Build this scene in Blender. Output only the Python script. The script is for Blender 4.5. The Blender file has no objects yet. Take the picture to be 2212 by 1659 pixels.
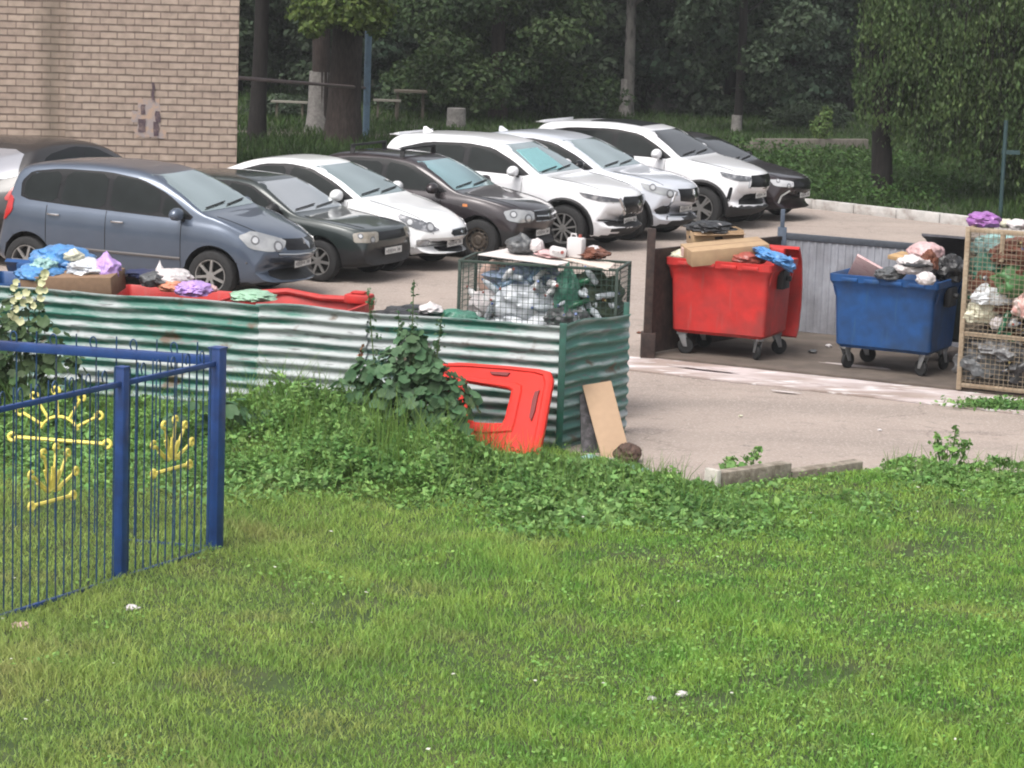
import bpy, bmesh, math, random
import numpy as np
from mathutils import Vector, Matrix, noise
from mathutils.bvhtree import BVHTree
R = math.radians
random.seed(7); rng = np.random.default_rng(11)
SC = bpy.context.scene; COL = SC.collection
# ---------------------------------------------------------------- camera
H, PITCH, ROLL = 5.02, R(9.2), R(2.0)
FPX = 5900.0                                   # focal length in units of a 2212 px wide picture
R0 = Vector((1, 0, 0)); U0 = Vector((0, math.sin(PITCH), math.cos(PITCH))); F0 = Vector((0, math.cos(PITCH), -math.sin(PITCH)))
CR = R0*math.cos(ROLL) + U0*math.sin(ROLL); CU = U0*math.cos(ROLL) - R0*math.sin(ROLL)
cam = bpy.data.cameras.new("camera"); camo = bpy.data.objects.new("camera", cam); COL.objects.link(camo)
m = Matrix((CR, CU, -F0)).transposed().to_4x4(); m.translation = (0, 0, H); camo.matrix_world = m
cam.sensor_width = 36; cam.lens = 36*FPX/2212; cam.clip_end = 600; cam.clip_start = .5
SC.camera = camo
def un(x, y, z=0.0):                           # surveying helper: photo pixel -> place on the plane at height z
    d = F0 + CR*((x-1106)/FPX) - CU*((y-829.5)/FPX)
    return Vector((0, 0, H)) + d*((z-H)/d.z)
def und(x, y, Y):
    d = F0 + CR*((x-1106)/FPX) - CU*((y-829.5)/FPX)
    return Vector((0, 0, H)) + d*(Y/d.y)
# ---------------------------------------------------------------- world, sun, exposure
SUN_EL, SUN_AZ = R(58), R(215)
w = bpy.data.worlds.new("World"); SC.world = w; w.use_nodes = True
nt = w.node_tree; bg = nt.nodes["Background"]
sky = nt.nodes.new("ShaderNodeTexSky"); sky.sky_type = 'NISHITA'; sky.sun_disc = False
sky.sun_elevation = SUN_EL; sky.sun_rotation = SUN_AZ; sky.air_density = 1.0; sky.dust_density = 6.0; sky.ozone_density = 1.0
hs = nt.nodes.new("ShaderNodeHueSaturation"); hs.inputs['Saturation'].default_value = .28
nt.links.new(sky.outputs[0], hs.inputs['Color']); nt.links.new(hs.outputs[0], bg.inputs['Color'])
bg.inputs['Strength'].default_value = 0.15
sun = bpy.data.lights.new("sun", 'SUN'); sun.energy = 1.0; sun.angle = R(28); sun.color = (1, .95, .9)
suno = bpy.data.objects.new("sun", sun); COL.objects.link(suno)
sd = Vector((math.sin(SUN_AZ)*math.cos(SUN_EL), math.cos(SUN_AZ)*math.cos(SUN_EL), math.sin(SUN_EL)))
suno.rotation_euler = sd.to_track_quat('Z', 'Y').to_euler(); suno.location = (0, 0, 40)
SC.view_settings.view_transform = 'Standard'; SC.view_settings.look = 'None'
SC.view_settings.exposure = 0.80; SC.view_settings.gamma = 1
SC.cycles.use_denoising = True; SC.cycles.max_bounces = 7; SC.cycles.transparent_max_bounces = 16
SC.cycles.filter_width = 2.0
SC.cycles.sample_clamp_indirect = 4
# ---------------------------------------------------------------- materials
MATS = {}
def mat(name, col, rough=.6, metal=0, var=0, vscale=6, col2=None, vsoft=.15, thr=.5, bump=0, bscale=40, coat=0, trans=0, spec=.5, stretch=(1, 1, 1), island=0, ior=1.45, emis=None, detail=6, coords='Object', kf=.70):
    col = tuple(c*kf for c in col); col2 = tuple(c*kf for c in col2) if col2 is not None else None
    if name in MATS: return MATS[name]
    M = bpy.data.materials.new(name); M.use_nodes = True; MATS[name] = M
    n = M.node_tree.nodes; l = M.node_tree.links; b = n["Principled BSDF"]
    c4 = (*col, 1)
    b.inputs['Base Color'].default_value = c4; b.inputs['Roughness'].default_value = rough; b.inputs['Metallic'].default_value = metal
    b.inputs['Coat Weight'].default_value = coat; b.inputs['Coat Roughness'].default_value = .04
    b.inputs['Transmission Weight'].default_value = trans; b.inputs['Specular IOR Level'].default_value = spec; b.inputs['IOR'].default_value = ior
    tc = n.new("ShaderNodeTexCoord"); mp = n.new("ShaderNodeMapping"); mp.inputs['Scale'].default_value = stretch
    l.new(tc.outputs[coords], mp.inputs[0])
    out = None
    if col2 is not None:                       # two-tone blotches
        t = n.new("ShaderNodeTexNoise"); t.inputs['Scale'].default_value = vscale; t.inputs['Detail'].default_value = detail; t.inputs['Roughness'].default_value = .62
        l.new(mp.outputs[0], t.inputs['Vector'])
        r = n.new("ShaderNodeMapRange"); r.inputs['From Min'].default_value = thr-vsoft; r.inputs['From Max'].default_value = thr+vsoft
        l.new(t.outputs['Fac'], r.inputs['Value'])
        mx = n.new("ShaderNodeMixRGB"); mx.inputs[1].default_value = c4; mx.inputs[2].default_value = (*col2, 1)
        l.new(r.outputs[0], mx.inputs[0]); out = mx.outputs[0]
    if var:
        t = n.new("ShaderNodeTexNoise"); t.inputs['Scale'].default_value = vscale*2.7; t.inputs['Detail'].default_value = 8
        l.new(mp.outputs[0], t.inputs['Vector'])
        r = n.new("ShaderNodeMapRange"); r.inputs['From Min'].default_value = .3; r.inputs['From Max'].default_value = .7
        r.inputs['To Min'].default_value = 1-var; r.inputs['To Max'].default_value = 1+var; l.new(t.outputs['Fac'], r.inputs['Value'])
        h = n.new("ShaderNodeHueSaturation"); h.inputs['Color'].default_value = c4
        if out: l.new(out, h.inputs['Color'])
        l.new(r.outputs[0], h.inputs['Value']); out = h.outputs[0]
    if island:
        g = n.new("ShaderNodeNewGeometry"); r = n.new("ShaderNodeMapRange")
        r.inputs['To Min'].default_value = 1-island; r.inputs['To Max'].default_value = 1+island
        l.new(g.outputs['Random Per Island'], r.inputs['Value'])
        h = n.new("ShaderNodeHueSaturation"); h.inputs['Color'].default_value = c4
        if out: l.new(out, h.inputs['Color'])
        l.new(r.outputs[0], h.inputs['Value'])
        r2 = n.new("ShaderNodeMapRange"); r2.inputs['To Min'].default_value = .485; r2.inputs['To Max'].default_value = .515
        ml = n.new("ShaderNodeMath"); ml.operation = 'MULTIPLY'; ml.inputs[1].default_value = 7.31
        fr = n.new("ShaderNodeMath"); fr.operation = 'FRACT'
        l.new(g.outputs['Random Per Island'], ml.inputs[0]); l.new(ml.outputs[0], fr.inputs[0]); l.new(fr.outputs[0], r2.inputs['Value'])
        l.new(r2.outputs[0], h.inputs['Hue']); out = h.outputs[0]
    if out: l.new(out, b.inputs['Base Color'])
    if bump:
        t = n.new("ShaderNodeTexNoise"); t.inputs['Scale'].default_value = bscale; t.inputs['Detail'].default_value = 5
        l.new(mp.outputs[0], t.inputs['Vector'])
        bp = n.new("ShaderNodeBump"); bp.inputs['Strength'].default_value = bump; bp.inputs['Distance'].default_value = .02
        l.new(t.outputs['Fac'], bp.inputs['Height']); l.new(bp.outputs[0], b.inputs['Normal'])
    if emis: b.inputs['Emission Color'].default_value = (*emis, 1)
    return M
def leafmat(name, col, island=.35, rough=.55, col2=None, vscale=.5, tr=.35, var=0):
    if name in MATS: return MATS[name]
    M = mat(name, col, rough, island=island, col2=col2, vscale=vscale, vsoft=.12, var=var, spec=.25, kf=1)
    n = M.node_tree.nodes; l = M.node_tree.links; b = n["Principled BSDF"]; o = n["Material Output"]
    t = n.new("ShaderNodeBsdfTranslucent"); mx = n.new("ShaderNodeMixShader"); mx.inputs[0].default_value = tr
    src = b.inputs['Base Color'].links[0].from_socket if b.inputs['Base Color'].links else None
    if src: l.new(src, t.inputs['Color'])
    else: t.inputs['Color'].default_value = (*col, 1)
    l.new(b.outputs[0], mx.inputs[1]); l.new(t.outputs[0], mx.inputs[2]); l.new(mx.outputs[0], o.inputs['Surface'])
    return M
# ---------------------------------------------------------------- object helpers
def tag(o, label=None, cat=None, group=None, kind=None):
    if label: o['label'] = label
    if cat: o['category'] = cat
    if group: o['group'] = group
    if kind: o['kind'] = kind
    return o
def empty(name, loc=(0, 0, 0), rz=0, label=None, cat=None, group=None):
    o = bpy.data.objects.new(name, None); COL.objects.link(o); o.location = loc; o.rotation_euler = (0, 0, rz)
    o.empty_display_size = .1
    return tag(o, label, cat, group)
def link(name, me, mats=None, parent=None, smooth=False, ang=None):
    o = bpy.data.objects.new(name, me); COL.objects.link(o)
    if mats is not None:
        for mm in (mats if isinstance(mats, (list, tuple)) else [mats]): me.materials.append(mm)
    if parent: o.parent = parent
    if smooth: me.polygons.foreach_set('use_smooth', [True]*len(me.polygons))
    if ang: me.set_sharp_from_angle(angle=R(ang))
    return o
def copy_tree(o, parent=None):
    c = o.copy(); COL.objects.link(c)
    if parent: c.parent = parent
    for ch in list(o.children): copy_tree(ch, c)
    return c
class MB:
    def __init__(s): s.v = []; s.f = []; s.mi = []; s.m = 0
    def add(s, vs, fs):
        o = len(s.v); s.v += [tuple(x) for x in vs]; s.f += [tuple(i+o for i in f) for f in fs]; s.mi += [s.m]*len(fs)
    def box(s, a, b, M=None):
        x0, y0, z0 = a; x1, y1, z1 = b
        vs = [Vector(p) for p in ((x0,y0,z0),(x1,y0,z0),(x1,y1,z0),(x0,y1,z0),(x0,y0,z1),(x1,y0,z1),(x1,y1,z1),(x0,y1,z1))]
        if M: vs = [M @ p for p in vs]
        s.add(vs, [(0,3,2,1),(4,5,6,7),(0,1,5,4),(1,2,6,5),(2,3,7,6),(3,0,4,7)]); return s
    def bar(s, p, q, wd, ht=None, up=Vector((0, 0, 1))):
        p = Vector(p); q = Vector(q); ht = ht or wd; d = (q-p).normalized()
        if abs(d.dot(up)) > .98: up = Vector((0, 1, 0))
        a = d.cross(up).normalized()*wd/2; b = a.cross(d).normalized()*ht/2
        vs = [p-a-b, p+a-b, p+a+b, p-a+b, q-a-b, q+a-b, q+a+b, q-a+b]
        s.add(vs, [(0,3,2,1),(4,5,6,7),(0,1,5,4),(1,2,6,5),(2,3,7,6),(3,0,4,7)]); return s
    def tube(s, pts, r, n=8, closed=False, r2=None):
        pts = [Vector(p) for p in pts]; k = len(pts); vs = []
        prev = None
        for i, p in enumerate(pts):
            d = (pts[min(i+1, k-1)]-pts[max(i-1, 0)]) if not closed else (pts[(i+1) % k]-pts[i-1])
            d.normalize()
            if prev is None: a = d.orthogonal().normalized()
            else: a = (prev - d*prev.dot(d)).normalized()
            prev = a; b = d.cross(a)
            rr = r if r2 is None else r+(r2-r)*i/(k-1)
            if isinstance(r, (list, tuple)): rr = r[i]
            vs += [p+(a*math.cos(t)+b*math.sin(t))*rr for t in [2*math.pi*j/n for j in range(n)]]
        fs = []
        for i in range(k if closed else k-1):
            i2 = (i+1) % k
            fs += [(i*n+j, i*n+(j+1) % n, i2*n+(j+1) % n, i2*n+j) for j in range(n)]
        if not closed: fs += [tuple(range(n-1, -1, -1)), tuple(range((k-1)*n, k*n))]
        s.add(vs, fs); return s
    def lathe(s, prof, n=24, M=None, axis='z', caps=False):
        vs = []
        for (r, z) in prof:
            for j in range(n):
                t = 2*math.pi*j/n
                if axis == 'z': p = Vector((r*math.cos(t), r*math.sin(t), z))
                else: p = Vector((r*math.cos(t), z, r*math.sin(t)))
                vs.append(M @ p if M else p)
        fs = [(i*n+j, i*n+(j+1) % n, (i+1)*n+(j+1) % n, (i+1)*n+j) for i in range(len(prof)-1) for j in range(n)]
        if caps: fs += [tuple(range(n-1, -1, -1)), tuple(range((len(prof)-1)*n, len(prof)*n))]
        s.add(vs, fs); return s
    def prism(s, poly, z0, z1, M=None):
        n = len(poly); vs = [Vector((x, y, z0)) for x, y in poly]+[Vector((x, y, z1)) for x, y in poly]
        if M: vs = [M @ p for p in vs]
        s.add(vs, [tuple(range(n-1, -1, -1)), tuple(range(n, 2*n))]+[(i, (i+1) % n, n+(i+1) % n, n+i) for i in range(n)]); return s
    def loft(s, rings, cap0=True, cap1=True):
        n = len(rings[0]); vs = [p for r in rings for p in r]
        fs = [(i*n+j, i*n+(j+1) % n, (i+1)*n+(j+1) % n, (i+1)*n+j) for i in range(len(rings)-1) for j in range(n)]
        if cap0: fs.append(tuple(range(n-1, -1, -1)))
        if cap1: fs.append(tuple(range((len(rings)-1)*n, len(rings)*n)))
        s.add(vs, fs); return s
    def mesh(s, name):
        me = bpy.data.meshes.new(name); me.from_pydata(s.v, [], s.f)
        if any(s.mi): me.polygons.foreach_set('material_index', s.mi)
        me.update(); return me
    def build(s, name, m, parent=None, smooth=False, ang=35, bevel=0, fix=True):
        me = s.mesh(name)
        bm = bmesh.new(); bm.from_mesh(me)
        if fix: bmesh.ops.recalc_face_normals(bm, faces=bm.faces)
        if bevel:
            ed = [e for e in bm.edges if len(e.link_faces) == 2 and e.calc_face_angle(0) > .5]
            bmesh.ops.bevel(bm, geom=ed, offset=bevel, segments=2, affect='EDGES', profile=.5)
        bm.to_mesh(me); bm.free()
        return link(name, me, m, parent, smooth=smooth or bevel > 0, ang=ang if (smooth or bevel > 0) else None)
def fast_mesh(name, V, F):                      # V (n,3), F (m,k) numpy
    me = bpy.data.meshes.new(name); n, k = F.shape
    me.vertices.add(len(V)); me.vertices.foreach_set('co', V.astype(np.float32).ravel())
    me.loops.add(n*k); me.loops.foreach_set('vertex_index', F.astype(np.int32).ravel())
    me.polygons.add(n); me.polygons.foreach_set('loop_start', np.arange(0, n*k, k, dtype=np.int32))
    me.update(calc_edges=True); return me
def unit(a): return a/np.maximum(np.linalg.norm(a, axis=-1, keepdims=True), 1e-9)
def leaves(P, size, up=.5, aspect=.6, N=None, jitter=.4, droop=None):
    """one rhombus leaf per point"""
    n = len(P); size = np.broadcast_to(size, (n,))*(1+rng.uniform(-jitter, jitter, n))
    nr = unit(rng.normal(size=(n, 3)) + np.array([0, 0, up*2]))
    if N is not None: nr = unit(nr + N)
    t = unit(np.cross(nr, rng.normal(size=(n, 3))))
    if droop is not None: t = unit(t + np.array([0, 0, -droop])); nr = unit(np.cross(t, rng.normal(size=(n, 3))))
    b = np.cross(nr, t); s = size[:, None]
    V = np.stack([P - t*s*.5, P + b*s*aspect*.5 + nr*s*.06, P + t*s*.5, P - b*s*aspect*.5 + nr*s*.06], 1).reshape(-1, 3)
    return V, np.arange(4*n).reshape(-1, 4)
def blobmesh(name, rx, ry, rz, amp=.18, freq=2.2, seed=0, sub=4, knot=0, flat=.75, crease=.5):
    bm = bmesh.new(); bmesh.ops.create_icosphere(bm, subdivisions=sub, radius=1)
    o = Vector((seed*7.3, seed*3.1, seed*1.7))
    for v in bm.verts:
        d = v.co.normalized(); q = d*freq+o
        n1 = noise.noise(q)*1.2; n2 = 1-2*abs(noise.noise(q*2.3+o)); n3 = 1-2*abs(noise.noise(q*5+o))
        k = 1+amp*(n1+crease*n2*.6+crease*n3*.3)
        p = d*k
        if knot and d.z > .55:
            t = (d.z-.55)/.45; p.x *= 1-t*.75; p.y *= 1-t*.75; p.z += t**2*knot
        p = Vector((p.x*rx, p.y*ry, p.z*rz))
        if p.z < -rz*flat: p.z = -rz*flat+.15*(p.z+rz*flat)
        v.co = p+Vector((0, 0, rz*flat))
    me = bpy.data.meshes.new(name); bm.to_mesh(me); bm.free(); return me
def bag(loc, rx, ry, rz, m, label, cat='bag', name='rubbish_bag', seed=None, rz_=0, tilt=(0, 0), group=None, **k):
    seed = random.randint(1, 999) if seed is None else seed
    o = link(name, blobmesh(name, rx, ry, rz, seed=seed, **k), m, smooth=True, ang=50)
    o.location = loc; o.rotation_euler = (tilt[0], tilt[1], rz_); return tag(o, label, cat, group)
def PV(*a): return Vector(a)
# ================================================================ GROUND, BUILDING, WALLS
def sheet(name, poly, z, m, kind='structure', t=None, jag=0, label=None, cat=None):
    P = []
    for i in range(len(poly)):
        a = Vector(poly[i]).to_2d(); b = Vector(poly[(i+1) % len(poly)]).to_2d()
        k = max(1, int((b-a).length/.35)) if jag else 1
        for j in range(k):
            q = a+(b-a)*j/k
            if jag: q += Vector((noise.noise(Vector((q.x*2.3, q.y*2.3, 1)))*jag, noise.noise(Vector((q.x*2.1, q.y*2.1, 9)))*jag))
            P.append(q)
    me = bpy.data.meshes.new(name); bm = bmesh.new()
    f = bm.faces.new([bm.verts.new((p.x, p.y, z)) for p in P]); f.normal_update()
    if f.normal.z < 0: f.normal_flip()
    bmesh.ops.triangulate(bm, faces=bm.faces[:])
    if t:
        r = bmesh.ops.extrude_face_region(bm, geom=bm.faces[:])
        bmesh.ops.translate(bm, verts=[v for v in r['geom'] if isinstance(v, bmesh.types.BMVert)], vec=(0, 0, t))
        bmesh.ops.recalc_face_normals(bm, faces=bm.faces)
    bm.to_mesh(me); bm.free(); o = link(name, me, m); tag(o, label, cat, None, kind); return o
SOIL = mat('woodland_ground', (.05, .075, .025), .95, col2=(.055, .045, .03), vscale=.35, var=.35)
sheet('ground', [(-150, -40), (150, -40), (150, 300), (-150, 300)], 0, SOIL)
# asphalt with stains, patches and wear
ASP = mat('asphalt', (.455, .372, .322), .93, col2=(.375, .31, .272), vscale=.35, vsoft=.22, thr=.52, var=.09, bump=.25, bscale=60)
n_ = ASP.node_tree.nodes; l_ = ASP.node_tree.links
def add_spots(M, sc, thr, dark, soft=.02, stretch=(1, 1, 1)):
    n = M.node_tree.nodes; l = M.node_tree.links; b = n["Principled BSDF"]; src = b.inputs['Base Color'].links[0].from_socket
    tc = n.new("ShaderNodeTexCoord"); mp = n.new("ShaderNodeMapping"); mp.inputs['Scale'].default_value = stretch; t = n.new("ShaderNodeTexNoise"); t.inputs['Scale'].default_value = sc; t.inputs['Detail'].default_value = 4
    l.new(tc.outputs['Object'], mp.inputs[0]); l.new(mp.outputs[0], t.inputs['Vector'])
    r = n.new("ShaderNodeMapRange"); r.inputs['From Min'].default_value = thr-soft; r.inputs['From Max'].default_value = thr+soft
    l.new(t.outputs['Fac'], r.inputs['Value']); mx = n.new("ShaderNodeMixRGB"); mx.inputs[2].default_value = (*dark, 1)
    mx.inputs[2].default_value = (*[c*.7 for c in dark], 1); l.new(r.outputs[0], mx.inputs[0]); l.new(src, mx.inputs[1]); l.new(mx.outputs[0], b.inputs['Base Color'])
add_spots(ASP, 1.1, .68, (.26, .21, .19), .08, (.5, 1.4, 1)); add_spots(ASP, 5.5, .66, (.27, .225, .20), .10); add_spots(ASP, .45, .60, (.33, .275, .24), .10, (.35, 1.6, 1))
def cracks(M, sc, wid, col, k=.6):
    n = M.node_tree.nodes; l = M.node_tree.links; b = n["Principled BSDF"]; src = b.inputs['Base Color'].links[0].from_socket
    tc = n.new("ShaderNodeTexCoord"); nz = n.new("ShaderNodeTexNoise"); nz.inputs['Scale'].default_value = 1.2; nz.inputs['Detail'].default_value = 6; l.new(tc.outputs['Object'], nz.inputs['Vector'])
    vm = n.new("ShaderNodeVectorMath"); vm.operation = 'MULTIPLY_ADD'; vm.inputs[1].default_value = (1.1, 1.1, 0); l.new(nz.outputs['Color'], vm.inputs[0]); l.new(tc.outputs['Object'], vm.inputs[2])
    v = n.new("ShaderNodeTexVoronoi"); v.feature = 'DISTANCE_TO_EDGE'; v.inputs['Scale'].default_value = sc; l.new(vm.outputs[0], v.inputs['Vector'])
    r = n.new("ShaderNodeMapRange"); r.inputs['From Max'].default_value = wid; r.inputs['To Min'].default_value = k; r.inputs['To Max'].default_value = 0; l.new(v.outputs['Distance'], r.inputs['Value'])
    n2 = n.new("ShaderNodeTexNoise"); n2.inputs['Scale'].default_value = .5; l.new(tc.outputs['Object'], n2.inputs['Vector']); r2 = n.new("ShaderNodeMapRange"); r2.inputs['From Min'].default_value = .45; r2.inputs['From Max'].default_value = .6; l.new(n2.outputs['Fac'], r2.inputs['Value'])
    mu = n.new("ShaderNodeMath"); mu.operation = 'MULTIPLY'; l.new(r.outputs[0], mu.inputs[0]); l.new(r2.outputs[0], mu.inputs[1])
    mx = n.new("ShaderNodeMixRGB"); mx.inputs[2].default_value = (*col, 1); l.new(mu.outputs[0], mx.inputs[0]); l.new(src, mx.inputs[1]); l.new(mx.outputs[0], b.inputs['Base Color'])
cracks(ASP, .33, .008, (.10, .08, .07), .45); add_spots(ASP, 34, .60, (.54, .47, .42), .07); add_spots(ASP, 26, .70, (.22, .19, .175), .03)
K1, K2 = un(1738, 450), un(2212, 503); kd = (K2-K1).normalized()
kd0 = (K1-Vector((-7, 56.0, 0))).normalized(); K0 = Vector((-7, 56.0, 0)); K3 = K2+kd*14
sheet('asphalt', [(-30, 27.2), (-5, 27.2), (.3, 26.0), (1.0, 25.6), (1.7, 25.3), (3.2, 26.1), (5.2, 26.6), (9, 27.4), (20, 29.0), (28, 40), (K3.x, K3.y), (K1.x, K1.y), (K0.x, K0.y), (-30, 57)], .006, ASP)
# white painted kerb along the back of the yard
KERB = mat('kerb_whitewash', (.62, .60, .58), .85, col2=(.38, .33, .30), vscale=3.2, vsoft=.1, thr=.58, var=.12)
kx = 0; ln_ = (K3-K1).length+(K1-K0).length; Lk = (K1-K0).length; ang = math.atan2(kd.y, kd.x); i = 0
kroot = empty('kerb', (0, 0, 0)); tag(kroot, 'whitewashed kerb of end to end blocks along the back of the yard', 'kerb')
kb = MB()
while kx < ln_:
    L_ = 1.0; T = Matrix.Translation((K0+kd0*kx if kx < Lk else K1+kd*(kx-Lk))+Vector((0, 0, random.uniform(-.008, .008)))) @ Matrix.Rotation((ang if kx >= Lk else math.atan2(kd0.y, kd0.x))+random.uniform(-.01, .01), 4, 'Z')
    kb.box((.004, 0, -.05), (L_-.012, .16, .19), T); kx += L_
o = kb.build('kerb_blocks', KERB, kroot, bevel=.015)
# bin pad: slab, apron with spilt white powder
PD0, PD1 = Vector((1.60, 33.25, 0)), Vector((5.30, 31.42, 0)); pdd = (PD1-PD0).normalized(); pdn = Vector((-pdd.y, pdd.x, 0))
PE = PD0+pdd*9.5
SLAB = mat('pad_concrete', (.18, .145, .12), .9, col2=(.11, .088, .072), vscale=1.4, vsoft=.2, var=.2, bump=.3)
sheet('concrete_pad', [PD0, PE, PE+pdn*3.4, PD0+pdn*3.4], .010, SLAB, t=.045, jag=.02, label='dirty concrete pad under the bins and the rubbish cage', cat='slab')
APR = mat('apron_concrete', (.46, .375, .33), .9, col2=(.38, .30, .265), vscale=1.1, vsoft=.15, var=.1, bump=.3)
add_spots(APR, 1.7, .53, (.66, .57, .56), .10, (.55, 1.3, 1)); add_spots(APR, 6, .60, (.85, .80, .80), .05, (.42, 1.5, 1))
AQ = PD0-pdd*.15
sheet('pavement', [AQ-pdn*1.0, PE-pdn*1.12, PE-pdn*.01, AQ-pdn*.01], .010, APR, t=.02, jag=.03)
pw = MB(); WP = mat('white_powder', (.74, .68, .68), .95, col2=(.42, .34, .31), vscale=4, vsoft=.16, thr=.50)
def puddle(name, c, rx, ry, rot, z, m, sd, amp=.5):
    pts = []
    for k in range(48):
        a = 2*math.pi*k/48; r_ = 1+amp*noise.noise(Vector((math.cos(a)*1.5+sd, math.sin(a)*1.5, sd*.7)))+amp*.5*noise.noise(Vector((math.cos(a)*5+sd, math.sin(a)*5, sd)))
        p = Vector((math.cos(a)*rx*r_, math.sin(a)*ry*r_, 0)); p.rotate(Matrix.Rotation(rot, 3, 'Z')); pts.append((c[0]+p.x, c[1]+p.y))
    b = MB(); b.prism(pts, z, z+.005); return b.build(name, m)
prot = math.atan2(pdd.y, pdd.x)
for k, (px, py, rx, ry, lb) in enumerate([(1850, 795, .42, .07, 'white powder spill between the two bins on the pad'), (1960, 868-25, .55, .06, 'long white powder streak under the blue bin edge'), (1520, 800, .40, .07, 'wide white powder spill in front of the red bin'),
        (1660, 822, .36, .05, 'pinkish white powder spill right of the red bin front'), (1790, 832, .34, .045, 'thin white powder streak on the apron centre'), (1700, 838+8, .16, .035, 'small white powder patch low on the apron')]):
    c = un(px, py, .03); o = puddle('powder_spill', c, rx, ry, prot, .026 if py > 800 else .052, WP, k*3.3+1); tag(o, lb, 'powder spill')
# lawn base sheets (undulating)
LAWN = mat('lawn_soil', (.05, .085, .018), .95, col2=(.085, .075, .035), vscale=1.3, vsoft=.15, thr=.62, var=.35)
WC = Vector((.50, 26.80)); WLd = (Vector((-5.47, 28.77))-Vector((.52, 27.15))).normalized()       # green wall corner and direction
WCOR = Vector((.49, 26.9, 0)); WFAR = WCOR+Vector((WLd.x, WLd.y, 0))*9.0
EDGE = [(-14, 30.5), (WFAR.x, WFAR.y), (WCOR.x-.02, WCOR.y-.02), (1.2, 26.05), (1.55, 25.5), (1.95, 25.1), (2.4, 25.55), (3.4, 26.25), (4.6, 26.3), (6, 26.75), (9, 27.3), (16, 28.4)]
def edge_y(x):
    for (a, b), (c, d) in zip(EDGE, EDGE[1:]):
        if a <= x <= c: return b+(d-b)*(x-a)/(c-a)
    return 20
EXs = np.array([p[0] for p in EDGE]); EYs = np.array([p[1] for p in EDGE])
def lawn_h(x, y):
    x = np.asarray(x, float); y = np.asarray(y, float); ey = np.interp(x, EXs, EYs); d = np.clip(ey-y, 0, 5)
    h = .05*np.clip(d/.3, 0, 1)+.035*np.sin(x*1.3+.4)*np.sin(y*.9)*np.clip(d, 0, 1)+.015*np.sin(x*4.1+y*2.2)*np.clip(d, 0, 1)
    return h+.22*np.exp(-(((x+1.9)/.85)**2+((y-26.2)/1.1)**2)) + .006
nx, ny = 130, 110; gx = np.linspace(-9, 10, nx); V = []
for j in range(ny):
    for i in range(nx):
        ey = edge_y(gx[i]); y = 10+(ey-10)*(j/(ny-1))**.8
        V.append((gx[i], y, 0))
V = np.array(V); V[:, 2] = lawn_h(V[:, 0], V[:, 1])
Fq = np.array([(j*nx+i, j*nx+i+1, (j+1)*nx+i+1, (j+1)*nx+i) for j in range(ny-1) for i in range(nx-1)])
o = link('lawn', fast_mesh('lawn', V, Fq), LAWN, smooth=True); tag(o, kind='structure')
# far verge beyond the kerb
FAR = mat('verge_soil', (.04, .06, .02), .95, var=.3, vscale=1)
Kn = Vector((-kd.y, kd.x, 0))
sheet('verge', [K0+Vector((0, .17, 0)), K1+Kn*.17, K3+Kn*.17, K3+Kn*40+kd*8, K0+Kn*40-kd*20], .06, FAR, jag=.05)
pth = mat('path_gravel', (.17, .14, .115), .95, var=.2, col2=(.13, .11, .09), vscale=2)
pa, pb = un(500, 296), un(2300, 345)
pd_ = (pb-pa).normalized(); pn_ = Vector((-pd_.y, pd_.x, 0))
sheet('path', [pa-pd_*20, pb+pd_*10, pb+pd_*10+pn_*1.3, pa-pd_*20+pn_*1.3], .068, pth, jag=.08)
lk = MB(); lk.bar(un(1620, 336)+Vector((0, 0, .20)), un(1872, 336)+Vector((0, 0, .20)), .12, .44)
o = lk.build('low_wall', mat('old_concrete', (.20, .175, .15), .9, var=.2, vscale=3, bump=.3), bevel=.02); tag(o, 'low grey concrete edging on the verge left of the weeping tree', 'edging')
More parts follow.
